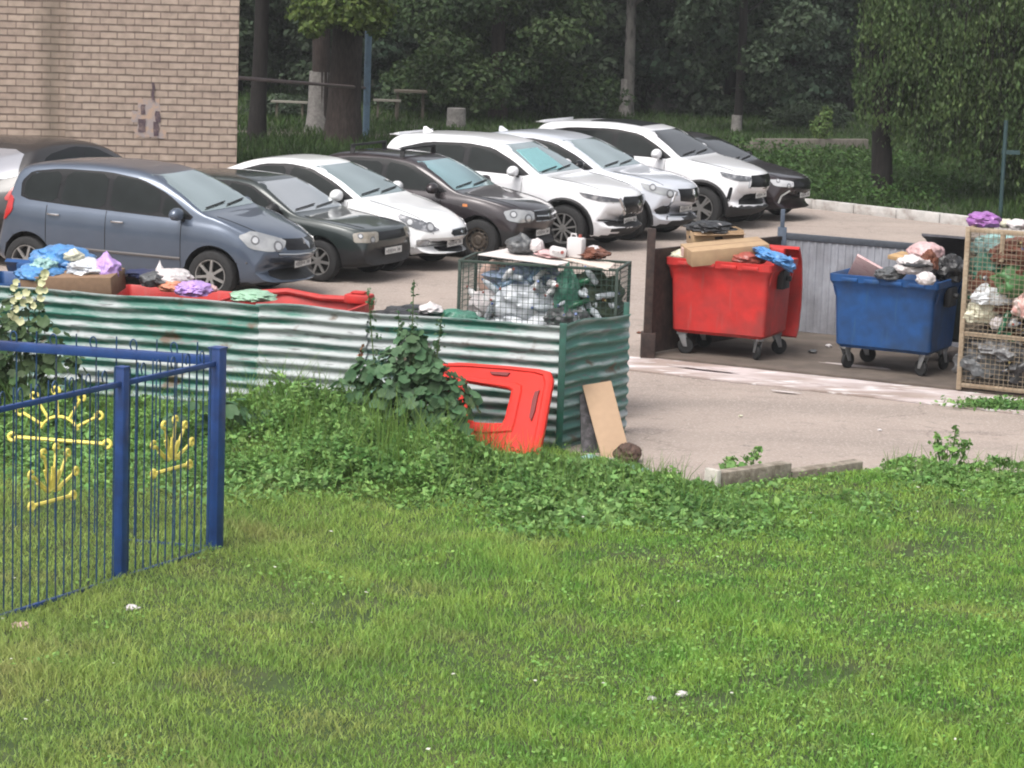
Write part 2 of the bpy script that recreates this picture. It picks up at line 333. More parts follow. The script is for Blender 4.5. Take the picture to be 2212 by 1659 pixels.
# ------------------------------------------------ brick building
def brickmat():
    M = bpy.data.materials.new('pale_brick'); M.use_nodes = True; n = M.node_tree.nodes; l = M.node_tree.links; b = n["Principled BSDF"]; b.inputs['Roughness'].default_value = .92
    tc = n.new("ShaderNodeTexCoord"); sp = n.new("ShaderNodeSeparateXYZ"); cb = n.new("ShaderNodeCombineXYZ"); ad = n.new("ShaderNodeMath"); ad.operation = 'ADD'
    l.new(tc.outputs['Object'], sp.inputs[0]); l.new(sp.outputs['X'], ad.inputs[0]); l.new(sp.outputs['Y'], ad.inputs[1]); l.new(ad.outputs[0], cb.inputs['X']); l.new(sp.outputs['Z'], cb.inputs['Y'])
    # wobble so courses are not ruler-straight
    nz = n.new("ShaderNodeTexNoise"); nz.inputs['Scale'].default_value = 3.0; l.new(tc.outputs['Object'], nz.inputs['Vector'])
    vm = n.new("ShaderNodeVectorMath"); vm.operation = 'MULTIPLY_ADD'; vm.inputs[1].default_value = (.03, .022, 0); l.new(nz.outputs['Color'], vm.inputs[0]); l.new(cb.outputs[0], vm.inputs[2])
    br = n.new("ShaderNodeTexBrick"); br.inputs['Scale'].default_value = 1; br.inputs['Brick Width'].default_value = .285; br.inputs['Row Height'].default_value = .1185
    br.inputs['Mortar Size'].default_value = .0115; br.inputs['Mortar Smooth'].default_value = .35; br.inputs['Bias'].default_value = -.1
    br.inputs['Color1'].default_value = (.350, .278, .225, 1); br.inputs['Color2'].default_value = (.292, .226, .185, 1); br.inputs['Mortar'].default_value = (.205, .155, .128, 1)
    l.new(vm.outputs[0], br.inputs['Vector'])
    t = n.new("ShaderNodeTexNoise"); t.inputs['Scale'].default_value = 7; t.inputs['Detail'].default_value = 8; l.new(tc.outputs['Object'], t.inputs['Vector'])
    r = n.new("ShaderNodeMapRange"); r.inputs['From Min'].default_value = .3; r.inputs['From Max'].default_value = .7; r.inputs['To Min'].default_value = .8; r.inputs['To Max'].default_value = 1.15; l.new(t.outputs['Fac'], r.inputs['Value'])
    sy = n.new("ShaderNodeSeparateXYZ"); l.new(vm.outputs[0], sy.inputs[0]); dv = n.new("ShaderNodeMath"); dv.operation = 'DIVIDE'; dv.inputs[1].default_value = .1185; l.new(sy.outputs['Y'], dv.inputs[0])
    pp_ = n.new("ShaderNodeMath"); pp_.operation = 'PINGPONG'; pp_.inputs[1].default_value = .5; l.new(dv.outputs[0], pp_.inputs[0])
    rj = n.new("ShaderNodeMapRange"); rj.inputs['From Min'].default_value = .08; rj.inputs['From Max'].default_value = .20; rj.inputs['To Min'].default_value = .72; rj.inputs['To Max'].default_value = 0; l.new(pp_.outputs[0], rj.inputs['Value'])
    jn = n.new("ShaderNodeTexNoise"); jn.inputs['Scale'].default_value = 5; jn.inputs['Detail'].default_value = 4; l.new(tc.outputs['Object'], jn.inputs['Vector']); jm = n.new("ShaderNodeMath"); jm.operation = 'MULTIPLY'; jr = n.new("ShaderNodeMapRange"); jr.inputs['From Min'].default_value = .35; jr.inputs['From Max'].default_value = .6; jr.inputs['To Min'].default_value = .45; l.new(jn.outputs['Fac'], jr.inputs['Value']); l.new(rj.outputs[0], jm.inputs[0]); l.new(jr.outputs[0], jm.inputs[1])
    mj = n.new("ShaderNodeMixRGB"); mj.inputs[2].default_value = (.085, .06, .05, 1); l.new(jm.outputs[0], mj.inputs[0]); l.new(br.outputs['Color'], mj.inputs[1])
    h = n.new("ShaderNodeHueSaturation"); l.new(mj.outputs[0], h.inputs['Color']); l.new(r.outputs[0], h.inputs['Value'])
    # dark vertical band with soft uneven edges beside the wall step
    s2 = n.new("ShaderNodeMath"); s2.operation = 'SUBTRACT'; s2.inputs[1].default_value = BANDX; l.new(ad.outputs[0], s2.inputs[0])
    n3 = n.new("ShaderNodeTexNoise"); n3.inputs['Scale'].default_value = 1.3; n3.inputs['Detail'].default_value = 5; l.new(tc.outputs['Object'], n3.inputs['Vector'])
    m3 = n.new("ShaderNodeMath"); m3.operation = 'MULTIPLY_ADD'; m3.inputs[1].default_value = .22; m3.inputs[2].default_value = -.11; l.new(n3.outputs['Fac'], m3.inputs[0])
    a3 = n.new("ShaderNodeMath"); a3.operation = 'ADD'; l.new(s2.outputs[0], a3.inputs[0]); l.new(m3.outputs[0], a3.inputs[1])
    ab = n.new("ShaderNodeMath"); ab.operation = 'ABSOLUTE'; l.new(a3.outputs[0], ab.inputs[0])
    r3 = n.new("ShaderNodeMapRange"); r3.inputs['From Min'].default_value = .02; r3.inputs['From Max'].default_value = .30; r3.inputs['To Min'].default_value = .62; r3.inputs['To Max'].default_value = 0; l.new(ab.outputs[0], r3.inputs['Value'])
    mx = n.new("ShaderNodeMixRGB"); mx.inputs[2].default_value = (.10, .08, .06, 1); l.new(r3.outputs[0], mx.inputs[0]); l.new(h.outputs[0], mx.inputs[1]); l.new(mx.outputs[0], b.inputs['Base Color'])
    bp = n.new("ShaderNodeBump"); bp.inputs['Strength'].default_value = .7; bp.inputs['Distance'].default_value = .02; bp.invert = True; l.new(br.outputs['Fac'], bp.inputs['Height']); l.new(bp.outputs[0], b.inputs['Normal'])
    return M
BROT = R(7)
BC = und(514, 180, 46.0); BC.z = 0                                   # right front corner of the building
BANDX = -2.98
BRK = brickmat()
bld = empty('brick_building', (BC.x, BC.y, 0), BROT, 'pale brick building with a dark vertical band and a small graffiti patch', 'building')
b = MB(); b.box((-2.86, 0, -.1), (0, 9, 12)); b.box((-12, .10, -.1), (-2.86, 9, 12)); b.build('wall', BRK, bld)
b = MB(); b.box((-12.2, -.2, 12), (.25, 9.2, 12.2)); b.build('roof', mat('roof_felt', (.06, .06, .06), .9), bld)
b = MB(); b.tube([(-4.36, .02, 0), (-4.36, .02, 12)], .055, 12); b.build('drainpipe', mat('pipe_grey', (.24, .26, .20), .6, var=.2), bld, smooth=True)
def on_wall(px, py):                                                  # photo pixel -> local wall coordinates
    d = F0+CR*((px-1106)/FPX)-CU*((py-829.5)/FPX); d.rotate(Matrix.Rotation(-BROT, 3, 'Z')); o = Vector((0, 0, H))-Vector((BC.x, BC.y, 0)); o.rotate(Matrix.Rotation(-BROT, 3, 'Z'))
    t = -o.y/d.y; return o+d*t
g = empty('graffiti', (0, 0, 0)); g.parent = bld
def gpatch(px0, py0, px1, py1, m, k, jag=.02, nm='paint_mark'):
    a = on_wall(px0, py0); c = on_wall(px1, py1); pts = []
    for i in range(4):
        q0 = [(a.x, a.z), (c.x, a.z), (c.x, c.z), (a.x, c.z)][i]; q1 = [(c.x, a.z), (c.x, c.z), (a.x, c.z), (a.x, a.z)][i]
        for t in np.linspace(0, 1, 7)[:-1]:
            x = q0[0]+(q1[0]-q0[0])*t; z = q0[1]+(q1[1]-q0[1])*t
            pts.append((x+jag*noise.noise(Vector((x*9, z*9, k))), z+jag*noise.noise(Vector((x*9, z*9, k+5)))))
    b = MB(); n = len(pts); y = -.003*k; b.add([Vector((x, y, z)) for x, z in pts]+[Vector((x, y+.002, z)) for x, z in pts], [tuple(range(n)), tuple(range(2*n-1, n-1, -1))]+[(i, (i+1) % n, n+(i+1) % n, n+i) for i in range(n)]); b.build(nm, m, g)
GL = mat('graffiti_lilac', (.40, .34, .33), .9, col2=(.52, .37, .28), vscale=8, vsoft=.06, thr=.52); GD = mat('graffiti_purple', (.11, .075, .09), .85, var=.2, col2=(.3, .22, .2), vscale=9, thr=.62)
gpatch(298, 214, 346, 295, GL, 1, .05); gpatch(284, 240, 300, 262, GL, 2, .05); gpatch(290, 280, 360, 297, GL, 3, .07)
gpatch(304, 225, 314, 246, GD, 4, .03); gpatch(299, 256, 314, 286, GD, 5, .03); gpatch(336, 240, 347, 262, GD, 6, .03); gpatch(330, 262, 343, 294, GD, 7, .03); gpatch(328, 178, 333, 216, GD, 8, .015)
# ------------------------------------------------ blue lamp post and pipe
def tint_post(nm, px, py, Ht, r, m, label, cat='post', Y=None):
    p = un(px, py) if Y is None else Vector(und(px, py, Y)); p.z = 0
    b = MB(); b.tube([(0, 0, -.1), (0, 0, Ht)], r, 14); o = b.build(nm, m, smooth=True); o.location = p; return tag(o, label, cat)
BLUEP = mat('pale_blue_paint', (.20, .31, .42), .5, col2=(.13, .18, .24), vscale=2.5, vsoft=.1, thr=.6, var=.1)
pole = tint_post('gas_pipe_post', 790, 305, 7, .085, BLUEP, 'tall pale blue painted post beside the big brown trunk')
zt = und(793, 190, pole.location.y).z
bw = on_wall(515, 170); e = Vector((bw.x, 0, bw.z)); e.rotate(Matrix.Rotation(BROT, 3, 'Z')); e += Vector((BC.x, BC.y, 0))
b = MB(); b.tube([e+Vector((-.05, .3, 0)), Vector((pole.location.x-.06, pole.location.y, zt))], .034, 8); o = b.build('overhead_pipe', mat('pipe_rust', (.15, .11, .105), .7, var=.2)); tag(o, 'thin rusty pipe running from the brick building to the pale blue post', 'pipe')
TEAL = mat('teal_paint', (.035, .075, .08), .5, var=.2)
pp = tint_post('thin_post', 2160, 478, 1.95, .04, TEAL, 'thin teal painted post on the verge under the weeping tree')
b = MB(); b.box((-.05, -.03, 1.30), (.30, .03, 1.38)); b.build('arm', TEAL, pp)
# ------------------------------------------------ green corrugated bin enclosure
def corr(name, A, B, h, m, parent, amp=.020, pitch=.117, z0=.0, seed=0, wave=.0, lean=0, t=.004, topwob=.0):
    """horizontally ribbed sheet between ground points A and B"""
    d = (B-A); Ln = d.length; d.normalize(); n = Vector((-d.y, d.x, 0)); nu = max(6, int(Ln/.12)); nz = int(h/pitch*10)
    rows = []
    for side in (0, 1):
        for i in range(nu+1):
            u = i/nu; col = []
            for j in range(nz+1):
                v = j/nz; zz = z0+h*v+topwob*noise.noise(Vector((u*Ln*1.2, seed, 4)))*v
                wz = zz+.012*noise.noise(Vector((u*Ln*.9, v*2, seed+2)))
                off = amp*math.sin(2*math.pi*(h*v)/pitch)+wave*noise.noise(Vector((u*Ln*1.1, v*1.3, seed)))+side*t
                ex = (wave*1.0*math.sin(2*math.pi*h*v/pitch+.8)*.6) if i == nu and wave else 0
                p = A+d*(u*Ln+ex)+n*off; col.append(Vector((p.x, p.y, wz)))
            rows.append(col)
    b = MB(); N = nz+1; b.add([p for c in rows for p in c], [])
    fs = []
    o = nu+1
    for i in range(nu):
        for j in range(nz):
            fs.append((i*N+j, (i+1)*N+j, (i+1)*N+j+1, i*N+j+1)); fs.append(((o+i)*N+j, (o+i)*N+j+1, (o+i+1)*N+j+1, (o+i+1)*N+j))
        fs.append((i*N+N-1, (i+1)*N+N-1, (o+i+1)*N+N-1, (o+i)*N+N-1)); fs.append((i*N, (o+i)*N, (o+i+1)*N, (i+1)*N))
    for j in range(nz):
        fs.append((j, j+1, o*N+j+1, o*N+j)); fs.append((nu*N+j, (o+nu)*N+j, (o+nu)*N+j+1, nu*N+j+1))
    b.f = fs; b.mi = [0]*len(fs)
    return b.build(name, m, parent, smooth=True, ang=60)
def flaked(name, thr, green=(.03, .19, .14)):
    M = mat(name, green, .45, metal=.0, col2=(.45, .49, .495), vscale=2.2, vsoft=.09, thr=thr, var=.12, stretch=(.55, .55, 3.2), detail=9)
    n = M.node_tree.nodes; l = M.node_tree.links; mr = [q for q in n if q.type == 'MAP_RANGE'][0]; src = mr.inputs['Value'].links[0].from_socket
    tc = [q for q in n if q.type == 'TEX_COORD'][0]; sp = n.new("ShaderNodeSeparateXYZ"); l.new(tc.outputs['Object'], sp.inputs[0])
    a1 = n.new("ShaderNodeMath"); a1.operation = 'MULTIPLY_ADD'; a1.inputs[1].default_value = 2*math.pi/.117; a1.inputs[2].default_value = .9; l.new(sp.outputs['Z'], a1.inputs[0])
    a2 = n.new("ShaderNodeMath"); a2.operation = 'COSINE'; l.new(a1.outputs[0], a2.inputs[0])      # paint worn near the rib crests, with their top-lit streak coloured in
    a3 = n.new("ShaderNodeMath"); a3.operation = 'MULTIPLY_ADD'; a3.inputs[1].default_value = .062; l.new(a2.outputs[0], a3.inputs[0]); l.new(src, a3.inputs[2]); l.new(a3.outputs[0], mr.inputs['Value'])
    add_spots(M, 9, .64, (.16, .17, .17), .05, (.4, .4, 2.5)); add_spots(M, 3.1, .66, (.12, .075, .04), .05, (1, 1, 1.5)); return M
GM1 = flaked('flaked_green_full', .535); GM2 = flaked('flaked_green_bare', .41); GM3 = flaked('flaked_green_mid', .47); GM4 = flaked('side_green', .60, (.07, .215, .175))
wd3 = Vector((WLd.x, WLd.y, 0)); WH = 1.27
enc = empty('corrugated_bin_screen', WCOR, 0, 'green corrugated metal bin screen with flaking paint beside the lawn', 'screen wall')
q = lambda s: wd3*s
# sheets listed from the corner leftward (A is left end so ribs face the lawn)
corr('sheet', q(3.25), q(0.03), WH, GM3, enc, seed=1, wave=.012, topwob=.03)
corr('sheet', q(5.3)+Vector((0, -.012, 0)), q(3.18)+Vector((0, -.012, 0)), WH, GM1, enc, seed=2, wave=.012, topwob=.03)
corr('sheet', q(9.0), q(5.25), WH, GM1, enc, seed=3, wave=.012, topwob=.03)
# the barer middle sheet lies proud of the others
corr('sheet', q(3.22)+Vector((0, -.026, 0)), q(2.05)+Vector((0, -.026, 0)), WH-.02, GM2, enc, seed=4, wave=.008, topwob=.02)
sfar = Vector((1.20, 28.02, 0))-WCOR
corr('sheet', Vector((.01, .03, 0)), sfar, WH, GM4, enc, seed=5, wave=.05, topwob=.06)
b = MB(); b.box((-.035, -.045, 0), (.035, .025, WH+.02)); b.build('corner_post', mat('green_paint', (.02, .15, .10), .5, var=.2, vscale=4, col2=(.05, .1, .09)), enc, bevel=.004)
b = MB(); b.box((sfar.x-.07, sfar.y+.03, 0), (sfar.x-.01, sfar.y+.09, WH+.10)); b.build('end_post', mat('green_paint', (.02, .15, .10)), enc, bevel=.004)
b = MB(); b.tube([q(9)+Vector((0, .05, WH-.07)), q(0)+Vector((0, .05, WH-.07))], .02, 6); b.tube([q(9)+Vector((0, .05, .3)), q(0)+Vector((0, .05, .3))], .02, 6); b.build('rail', mat('green_paint', (.02, .15, .10)), enc)
# back and left sides of this enclosure are open to the yard
# ------------------------------------------------ right enclosure: side fence + ribbed back wall
BCN = Vector((3.50, 35.95, 0))
DB = mat('rusty_brown', (.028, .017, .015), .75, var=.4, vscale=6, col2=(.06, .035, .028))
s0 = Vector((1.64, 33.22, 0)); se = empty('side_fence', s0, 0, 'dark brown rusty metal side fence left of the red bin', 'fence')
d_ = (BCN-s0); nn = Vector((-d_.y, d_.x, 0)).normalized()
b = MB(); b.bar(Vector((0, 0, .70)), d_+Vector((0, 0, .66)), .04, 1.24); b.build('sheet', DB, se)
b = MB(); b.box((-.05, -.05, 0), (.05, .05, 1.62)); b.box((-.075, -.08, 0), (.10, .12, .34)); b.build('post', DB, se, bevel=.006)
b = MB(); b.bar(Vector((0, 0, 1.34)), d_+Vector((0, 0, 1.28)), .06, .05); b.build('rail', DB, se)
bwroot = empty('ribbed_back_wall', BCN, 0, 'light grey ribbed metal wall behind the red and blue bins', 'wall')
RIB = mat('zinc_sheet', (.46, .475, .53), .5, metal=.25, var=.12, vscale=2, col2=(.24, .24, .26), vsoft=.2, thr=.6)
bd = pdd; Lb = 7.0; prof = []
x = 0; k = 0
while x < Lb:
    prof += [(x, 0), (x+.05, 0), (x+.062, .012), (x+.088, .012)]; x += .10
ring0 = [bd*px+pdn*(-py) for px, py in prof]; b = MB(); n = len(ring0); z1 = 1.27
b.add([Vector((p.x, p.y, .06)) for p in ring0]+[Vector((p.x, p.y, z1)) for p in ring0]+[Vector((p.x, p.y, .06))+pdn*.006 for p in ring0]+[Vector((p.x, p.y, z1))+pdn*.006 for p in ring0],
      [(i, i+1, n+i+1, n+i) for i in range(n-1)]+[(2*n+i, 3*n+i, 3*n+i+1, 2*n+i+1) for i in range(n-1)]+[(n+i, n+i+1, 3*n+i+1, 3*n+i) for i in range(n-1)])
b.build('sheet', RIB, bwroot)
b = MB(); b.bar(Vector((0, 0, 1.31))+pdn*.01, bd*Lb+Vector((0, 0, 1.31))+pdn*.01, .07, .08); b.build('rail', mat('dark_grey_paint', (.07, .08, .10), .6, var=.2), bwroot, bevel=.005)
b = MB(); b.box((-.06, -.06, 0), (.05, .05, 1.42)); b.box((-.035, -.035, 1.42), (.02, .02, 1.66)); b.build('post', mat('blue_grey_paint', (.10, .13, .18), .6, var=.2), bwroot, bevel=.005)
# ================================================================ CARS
def pchip(pts):
    pts = sorted(pts); X = np.array([p[0] for p in pts], float); Y = np.array([p[1] for p in pts], float)
    h = np.diff(X); dl = np.diff(Y)/h; n = len(X); D = np.zeros(n)
    for i in range(1, n-1):
        if dl[i-1]*dl[i] > 0:
            w1 = 2*h[i]+h[i-1]; w2 = h[i]+2*h[i-1]; D[i] = (w1+w2)/(w1/dl[i-1]+w2/dl[i])
    D[0] = dl[0]; D[-1] = dl[-1]
    def f(x):
        i = min(max(int(np.searchsorted(X, x)-1), 0), n-2); t = min(max((x-X[i])/h[i], 0), 1)
        return ((1+2*t)*(1-t)**2*Y[i]+t*(1-t)**2*h[i]*D[i]+t*t*(3-2*t)*Y[i+1]+t*t*(t-1)*h[i]*D[i+1])
    return f
def chaikin(P, it=2):
    for _ in range(it):
        Q = []
        for i in range(len(P)):
            a = np.array(P[i], float); b = np.array(P[(i+1) % len(P)], float)
            Q += [a*.86+b*.14, a*.14+b*.86]
        P = Q
    return P
def paint(name, col, metal=.0, rough=.32, dirt=.06):
    return mat(name, col, rough, metal=metal, var=dirt, vscale=1.2, coat=.8)
GLASS = mat('side_glass', (.014, .018, .018), .09, spec=.30, ior=1.35, var=.2, vscale=2)
GLASSD = mat('tinted_glass', (.01, .01, .012), .06, spec=.6)
SCREEN = mat('windscreen_glass', (.72, .84, .83), .08, metal=.8, spec=1, col2=(.30, .38, .37), vscale=.9, vsoft=.25, thr=.56, detail=1)
BLK = mat('black_plastic', (.018, .018, .02), .6, var=.2)
GLOSSBLK = mat('gloss_black', (.01, .01, .012), .25, spec=.3)
RUB = mat('tyre_rubber', (.02, .02, .021), .8, var=.3, vscale=12)
ALLOY = mat('alloy', (.42, .41, .40), .35, metal=.6, var=.1)
STEEL = mat('steel_wheel', (.17, .15, .13), .5, metal=.5, col2=(.1, .07, .05), vscale=20)
CHROME = mat('chrome', (.75, .76, .78), .15, metal=1)
LAMP = mat('headlight_lens', (.52, .53, .53), .10, metal=.4, spec=1, col2=(.40, .41, .42), vscale=5, vsoft=.1, thr=.5, detail=2, coat=.8)
RING = mat('lamp_ring', (.24, .24, .25), .25, metal=.6); BULB = mat('lamp_reflector', (.80, .80, .80), .2, metal=.7)
LAMPD = mat('headlight_dark', (.16, .165, .18), .12, metal=.4, spec=1, col2=(.5, .5, .52), vscale=11, vsoft=.08, thr=.58, detail=2, coat=.6)
AMBER = mat('amber_lens', (.7, .25, .08), .2); REDL = mat('tail_lens', (.55, .02, .02), .15, coat=.5)
PLATE = mat('plate_white', (.80, .80, .78), .4, var=.1); INK = mat('plate_ink', (.10, .10, .10), .5)
SEAM = mat('panel_gap', (.01, .01, .01), .8)
def wheel_meshes(r, w, style, key):
    T = MB(); hw = w/2; ri = r*.66 if style != 'steel' else r*.60
    T.lathe([(ri, -hw*.9), (ri+.012, -hw), (r*.86, -hw*1.02), (r*.965, -hw*.86), (r, -hw*.55), (r, hw*.55), (r*.965, hw*.86), (r*.86, hw*1.02), (ri+.012, hw), (ri, hw*.9)], 40, axis='y')
    me_t = T.mesh('tyre_'+key)
    W = MB(); W.m = 0                                   # outer face towards -y
    W.lathe([(ri*1.0, -hw*.92), (ri*.99, -hw*1.0), (ri*.94, -hw*.98), (ri*.90, -hw*.7), (ri*.88, hw*.5)], 40, axis='y')
    W.m = 1; W.lathe([(ri*.9, hw*.1), (.001, hw*.1)], 32, axis='y')      # brake disc, dark
    W.m = 0
    if style == 'steel':
        W.lathe([(ri*.93, -hw*.55), (ri*.80, -hw*.42), (ri*.62, -hw*.62), (ri*.4, -hw*.55), (ri*.3, -hw*.75), (.001, -hw*.78)], 40, axis='y')
        W.m = 1
        for k in range(12):
            a = 2*math.pi*k/12; c = Vector((math.cos(a)*ri*.76, -hw*.56, math.sin(a)*ri*.76))
            W.bar(c+Vector((0, -.006, 0)), c+Vector((0, .02, 0)), .035, .03)
    else:
        ns = {'y7': 7, 'twin5': 5, 'sp6': 6, 'sp10': 10, 'twin6': 6}[style]
        for k in range(ns):
            a = 2*math.pi*(k+.5)/ns
            offs = (-.13, .13) if style.startswith('twin') else (0,)
            for o in offs:
                p = Vector((math.cos(a+o)*ri*.95, -hw*.86, math.sin(a+o)*ri*.95)); q = Vector((math.cos(a+o*1.5)*.04, -hw*.80, math.sin(a+o*1.5)*.04))
                W.bar(q, p, .034 if style != 'sp10' else .026, .03, up=Vector((0, 1, 0)))
        W.lathe([(.065, -hw*.6), (.06, -hw*.92), (.03, -hw*.97), (.001, -hw*.97)], 20, axis='y')
    me_r = W.mesh('rim_'+key)
    for me, ms in ((me_t, [RUB]), (me_r, [STEEL if style == 'steel' else ALLOY, SEAM])):
        bm = bmesh.new(); bm.from_mesh(me); bmesh.ops.recalc_face_normals(bm, faces=bm.faces); bm.to_mesh(me); bm.free()
        for x in ms: me.materials.append(x)
        me.polygons.foreach_set('use_smooth', [True]*len(me.polygons)); me.set_sharp_from_angle(angle=R(35))
    return me_t, me_r
def make_car(S, loc_front, th, label, cat='car', name='parked_car', scale=1.0, ground=0.0):
    """loc_front: ground point under the middle of the nose; th: heading turned th below +x"""
    L, W = S['L'], S['W']; hw = W/2; pm = S['paint']; cf = S.get('cf', .32); cr_ = S.get('cr', .16); tum = S.get('tum', .34)
    top = pchip([(L-d, z) for d, z in S['top']]); belt = pchip([(L-d, z) for d, z in S['belt']])
    bot = pchip([(0, S.get('zr', .34)), (.25, .24), (.6, .2), (L-.8, .19), (L-.25, .22), (L, S.get('zf', .27))])
    ww = pchip([(0, .86), (.25, .93), (.8, .985), (L*.45, 1.0), (L-1.0, .985), (L-.35, .93), (L, .84)])
    xs = sorted(set([round(x, 3) for x in list(np.linspace(.12, L-.12, 52))+[0, .03, .07, L-.07, L-.03, L]]))
    def smooth(t): t = min(max(t, 0), 1); return t*t*(3-2*t)
    def section(x):
        zt = top(x); wd = hw*ww(x); zs = bot(x); zb = min(belt(x), zt-.035); zs = min(zs, zb-.12); g = zt-zb
        wb_ = .945*wd; y9 = wb_-tum*g*.92
        P = [(0, zs), (.5*wd, zs), (.82*wd, zs+.005), (.93*wd, zs+.04), (.972*wd, zs+.12), (.992*wd, zs+(zb-zs)*.40), (wd, zs+(zb-zs)*.62), (.995*wd, zs+(zb-zs)*.80), (.975*wd, zb-.035), (wb_, zb),
             (wb_-tum*g*.3, zb+g*.3), (wb_-tum*g*.62, zb+g*.62), (y9, zb+g*.88), (y9-.035-.1*g, zb+g*.965), (y9*.66, zb+g*.99), (y9*.33, zt), (0, zt)]
        out = []
        for y, z in P:
            r_ = min(y/max(wd, .01), 1)
            sx = x - cf*r_**2.6*smooth((x-(L-1.25))/1.25) + cr_*r_**2.6*smooth((.8-x)/.8)
            out.append((sx, y, z))
        return out
    rings = []
    for x in xs:
        p = section(x); rings.append([Vector(q) for q in p]+[Vector((q[0], -q[1], q[2])) for q in p[-2:0:-1]])
    B = MB(); B.loft(rings); me0 = B.mesh('b')
    bm = bmesh.new(); bm.from_mesh(me0); bmesh.ops.recalc_face_normals(bm, faces=bm.faces); bm.to_mesh(me0); bm.free()
    tmp = bpy.data.objects.new('tmp', me0); COL.objects.link(tmp)
    sb = tmp.modifiers.new('s', 'SUBSURF'); sb.levels = 1; sb.render_levels = 1
    r = S['r']; Ra = r*S.get('arch', 1.17); axles = (L-S['fo'], L-S['fo']-S['wb'])
    CT = MB()
    for ax in axles:
        for s in (-1, 1):
            CT.lathe([(Ra, s*(hw-.30)), (Ra, s*(hw+.12))], 40, M=Matrix.Translation((ax, 0, r+.015)), axis='y', caps=True)
    mc = CT.mesh('c'); bm = bmesh.new(); bm.from_mesh(mc); bmesh.ops.recalc_face_normals(bm, faces=bm.faces); bm.to_mesh(mc); bm.free()
    cut = bpy.data.objects.new('cut', mc); COL.objects.link(cut)
    bo = tmp.modifiers.new('b', 'BOOLEAN'); bo.object = cut; bo.operation = 'DIFFERENCE'; bo.solver = 'EXACT'
    dg = bpy.context.evaluated_depsgraph_get(); me = bpy.data.meshes.new_from_object(tmp.evaluated_get(dg)); me.name = 'car_body'
    bpy.data.objects.remove(tmp); bpy.data.objects.remove(cut)
    bm = bmesh.new(); bm.from_mesh(me); bmesh.ops.recalc_face_normals(bm, faces=bm.faces); bm.to_mesh(me)
    bvh = BVHTree.FromBMesh(bm); bm.free()
    clad = S.get('clad', 0)
    me.materials.clear()
    mi = np.zeros(len(me.polygons), np.int32)
    for i, p in enumerate(me.polygons):
        c = p.center
        if abs(c.y) < hw*.99 and any((c.x-ax)**2+(c.z-r-.015)**2 < (Ra+.004)**2 for ax in axles) and c.z < r+Ra+.02: mi[i] = 1
        if p.normal.z < -.7 and c.z < .45: mi[i] = 1
        if clad and c.z < clad and c.x < L-S.get('cladf', .9) and c.x > .5: mi[i] = 1
        if S.get('bump_dark') and c.z < S['bump_dark'] and (c.x > L-.75): mi[i] = 1
    root = empty(name, (0, 0, 0), 0, label, cat)
    body = link('body', me, [pm, BLK], root, smooth=True, ang=38)
    me.polygons.foreach_set('material_index', mi)
    def ray(o, d):
        h = bvh.ray_cast(Vector(o), Vector(d).normalized(), 6)
        return (h[0], h[1]) if h[0] else (None, None)
    def snap(p, d, off, far=.8):
        d = Vector(d).normalized(); q, n_ = ray(Vector(p)-d*1.2, d)
        if q is None or (q-Vector(p)).length > far: q, n_, _, _ = bvh.find_nearest(Vector(p))
        if n_.dot(d) > 0: n_ = -n_
        return q + n_*off
    def patch(nm, poly, d, m_, parent=root, off=.005, rnd=0, step=.05, rings_=5, mirror=True, far=.8):
        """poly: 3-D control points near the body, projected along d onto it"""
        P = [np.array(p, float) for p in poly]
        if rnd: P = chaikin(P, rnd)
        Q = []
        for i in range(len(P)):
            a, b = P[i], P[(i+1) % len(P)]; k = max(1, int(np.linalg.norm(b-a)/step)); Q += [a+(b-a)*t/k for t in range(k)]
        c = sum(Q)/len(Q); out = []
        for sgn in ((1, -1) if mirror else (1,)):
            def pj(p, o):
                v = snap((p[0], p[1], p[2]), d, o, far); return Vector((v.x, v.y*sgn, v.z))
            rg = [[pj(p, -.012) for p in Q]]
            for k in range(rings_): t = 1-k/rings_; rg.append([pj(c+(p-c)*t, off) for p in Q])
            n = len(Q); b_ = MB(); vs = [p for r_ in rg for p in r_]+[pj(c, off)]
            fs = [(i*n+j, i*n+(j+1) % n, (i+1)*n+(j+1) % n, (i+1)*n+j) for i in range(len(rg)-1) for j in range(n)]
            fs += [((len(rg)-1)*n+j, (len(rg)-1)*n+(j+1) % n, len(vs)-1) for j in range(n)]
            b_.add(vs, fs); o = b_.build(nm, m_, parent, smooth=True, ang=50); out.append(o)
            # outward normals
            me_ = o.data
            if me_.polygons[-1].normal.dot(Vector((d[0], d[1]*sgn, d[2]))) > 0: me_.flip_normals()
        return out
    near = (0, 1, 0)                                    # ray travelling +y hits the camera side (-y)
    def sp(pts): return [(L-d, -hw, z) for d, z in pts]
    trim = S.get('dlo')
    if trim: patch('window_trim', sp(trim), near, S.get('trim_m', GLOSSBLK), off=.003, rnd=S.get('dlo_r', 1), step=.06, rings_=6)
    for wn in S['windows']: patch('side_window', sp(wn), near, S.get('glass', GLASS), off=.007, rnd=1)
    # windscreen: follows the pillars
    zc, zr = S['ws']; ys = []
    def pillar(z, mgn):
        x = max((x for x in np.linspace(L*.4, L-.5, 120) if top(x) >= z), default=L*.6)
        zb = min(belt(x), top(x)-.035); wd = hw*ww(x); return x, .945*wd-tum*(top(x)-zb)*.92-mgn
    wsm = S.get('screen', SCREEN)
    x0, yb = pillar(zc+.02, .05); x1, yt = pillar(zr, .09)
    zz = np.linspace(zc, zr, 5); pol = [(L, -(yb+(yt-yb)*(z-zc)/(zr-zc)), z) for z in zz]+[(L, (yb+(yt-yb)*(z-zc)/(zr-zc)), z) for z in zz[::-1]]
    ws = patch('windscreen', pol, (-1, 0, 0), [wsm], off=.004, mirror=False, step=.08, rings_=7, far=9)[0]
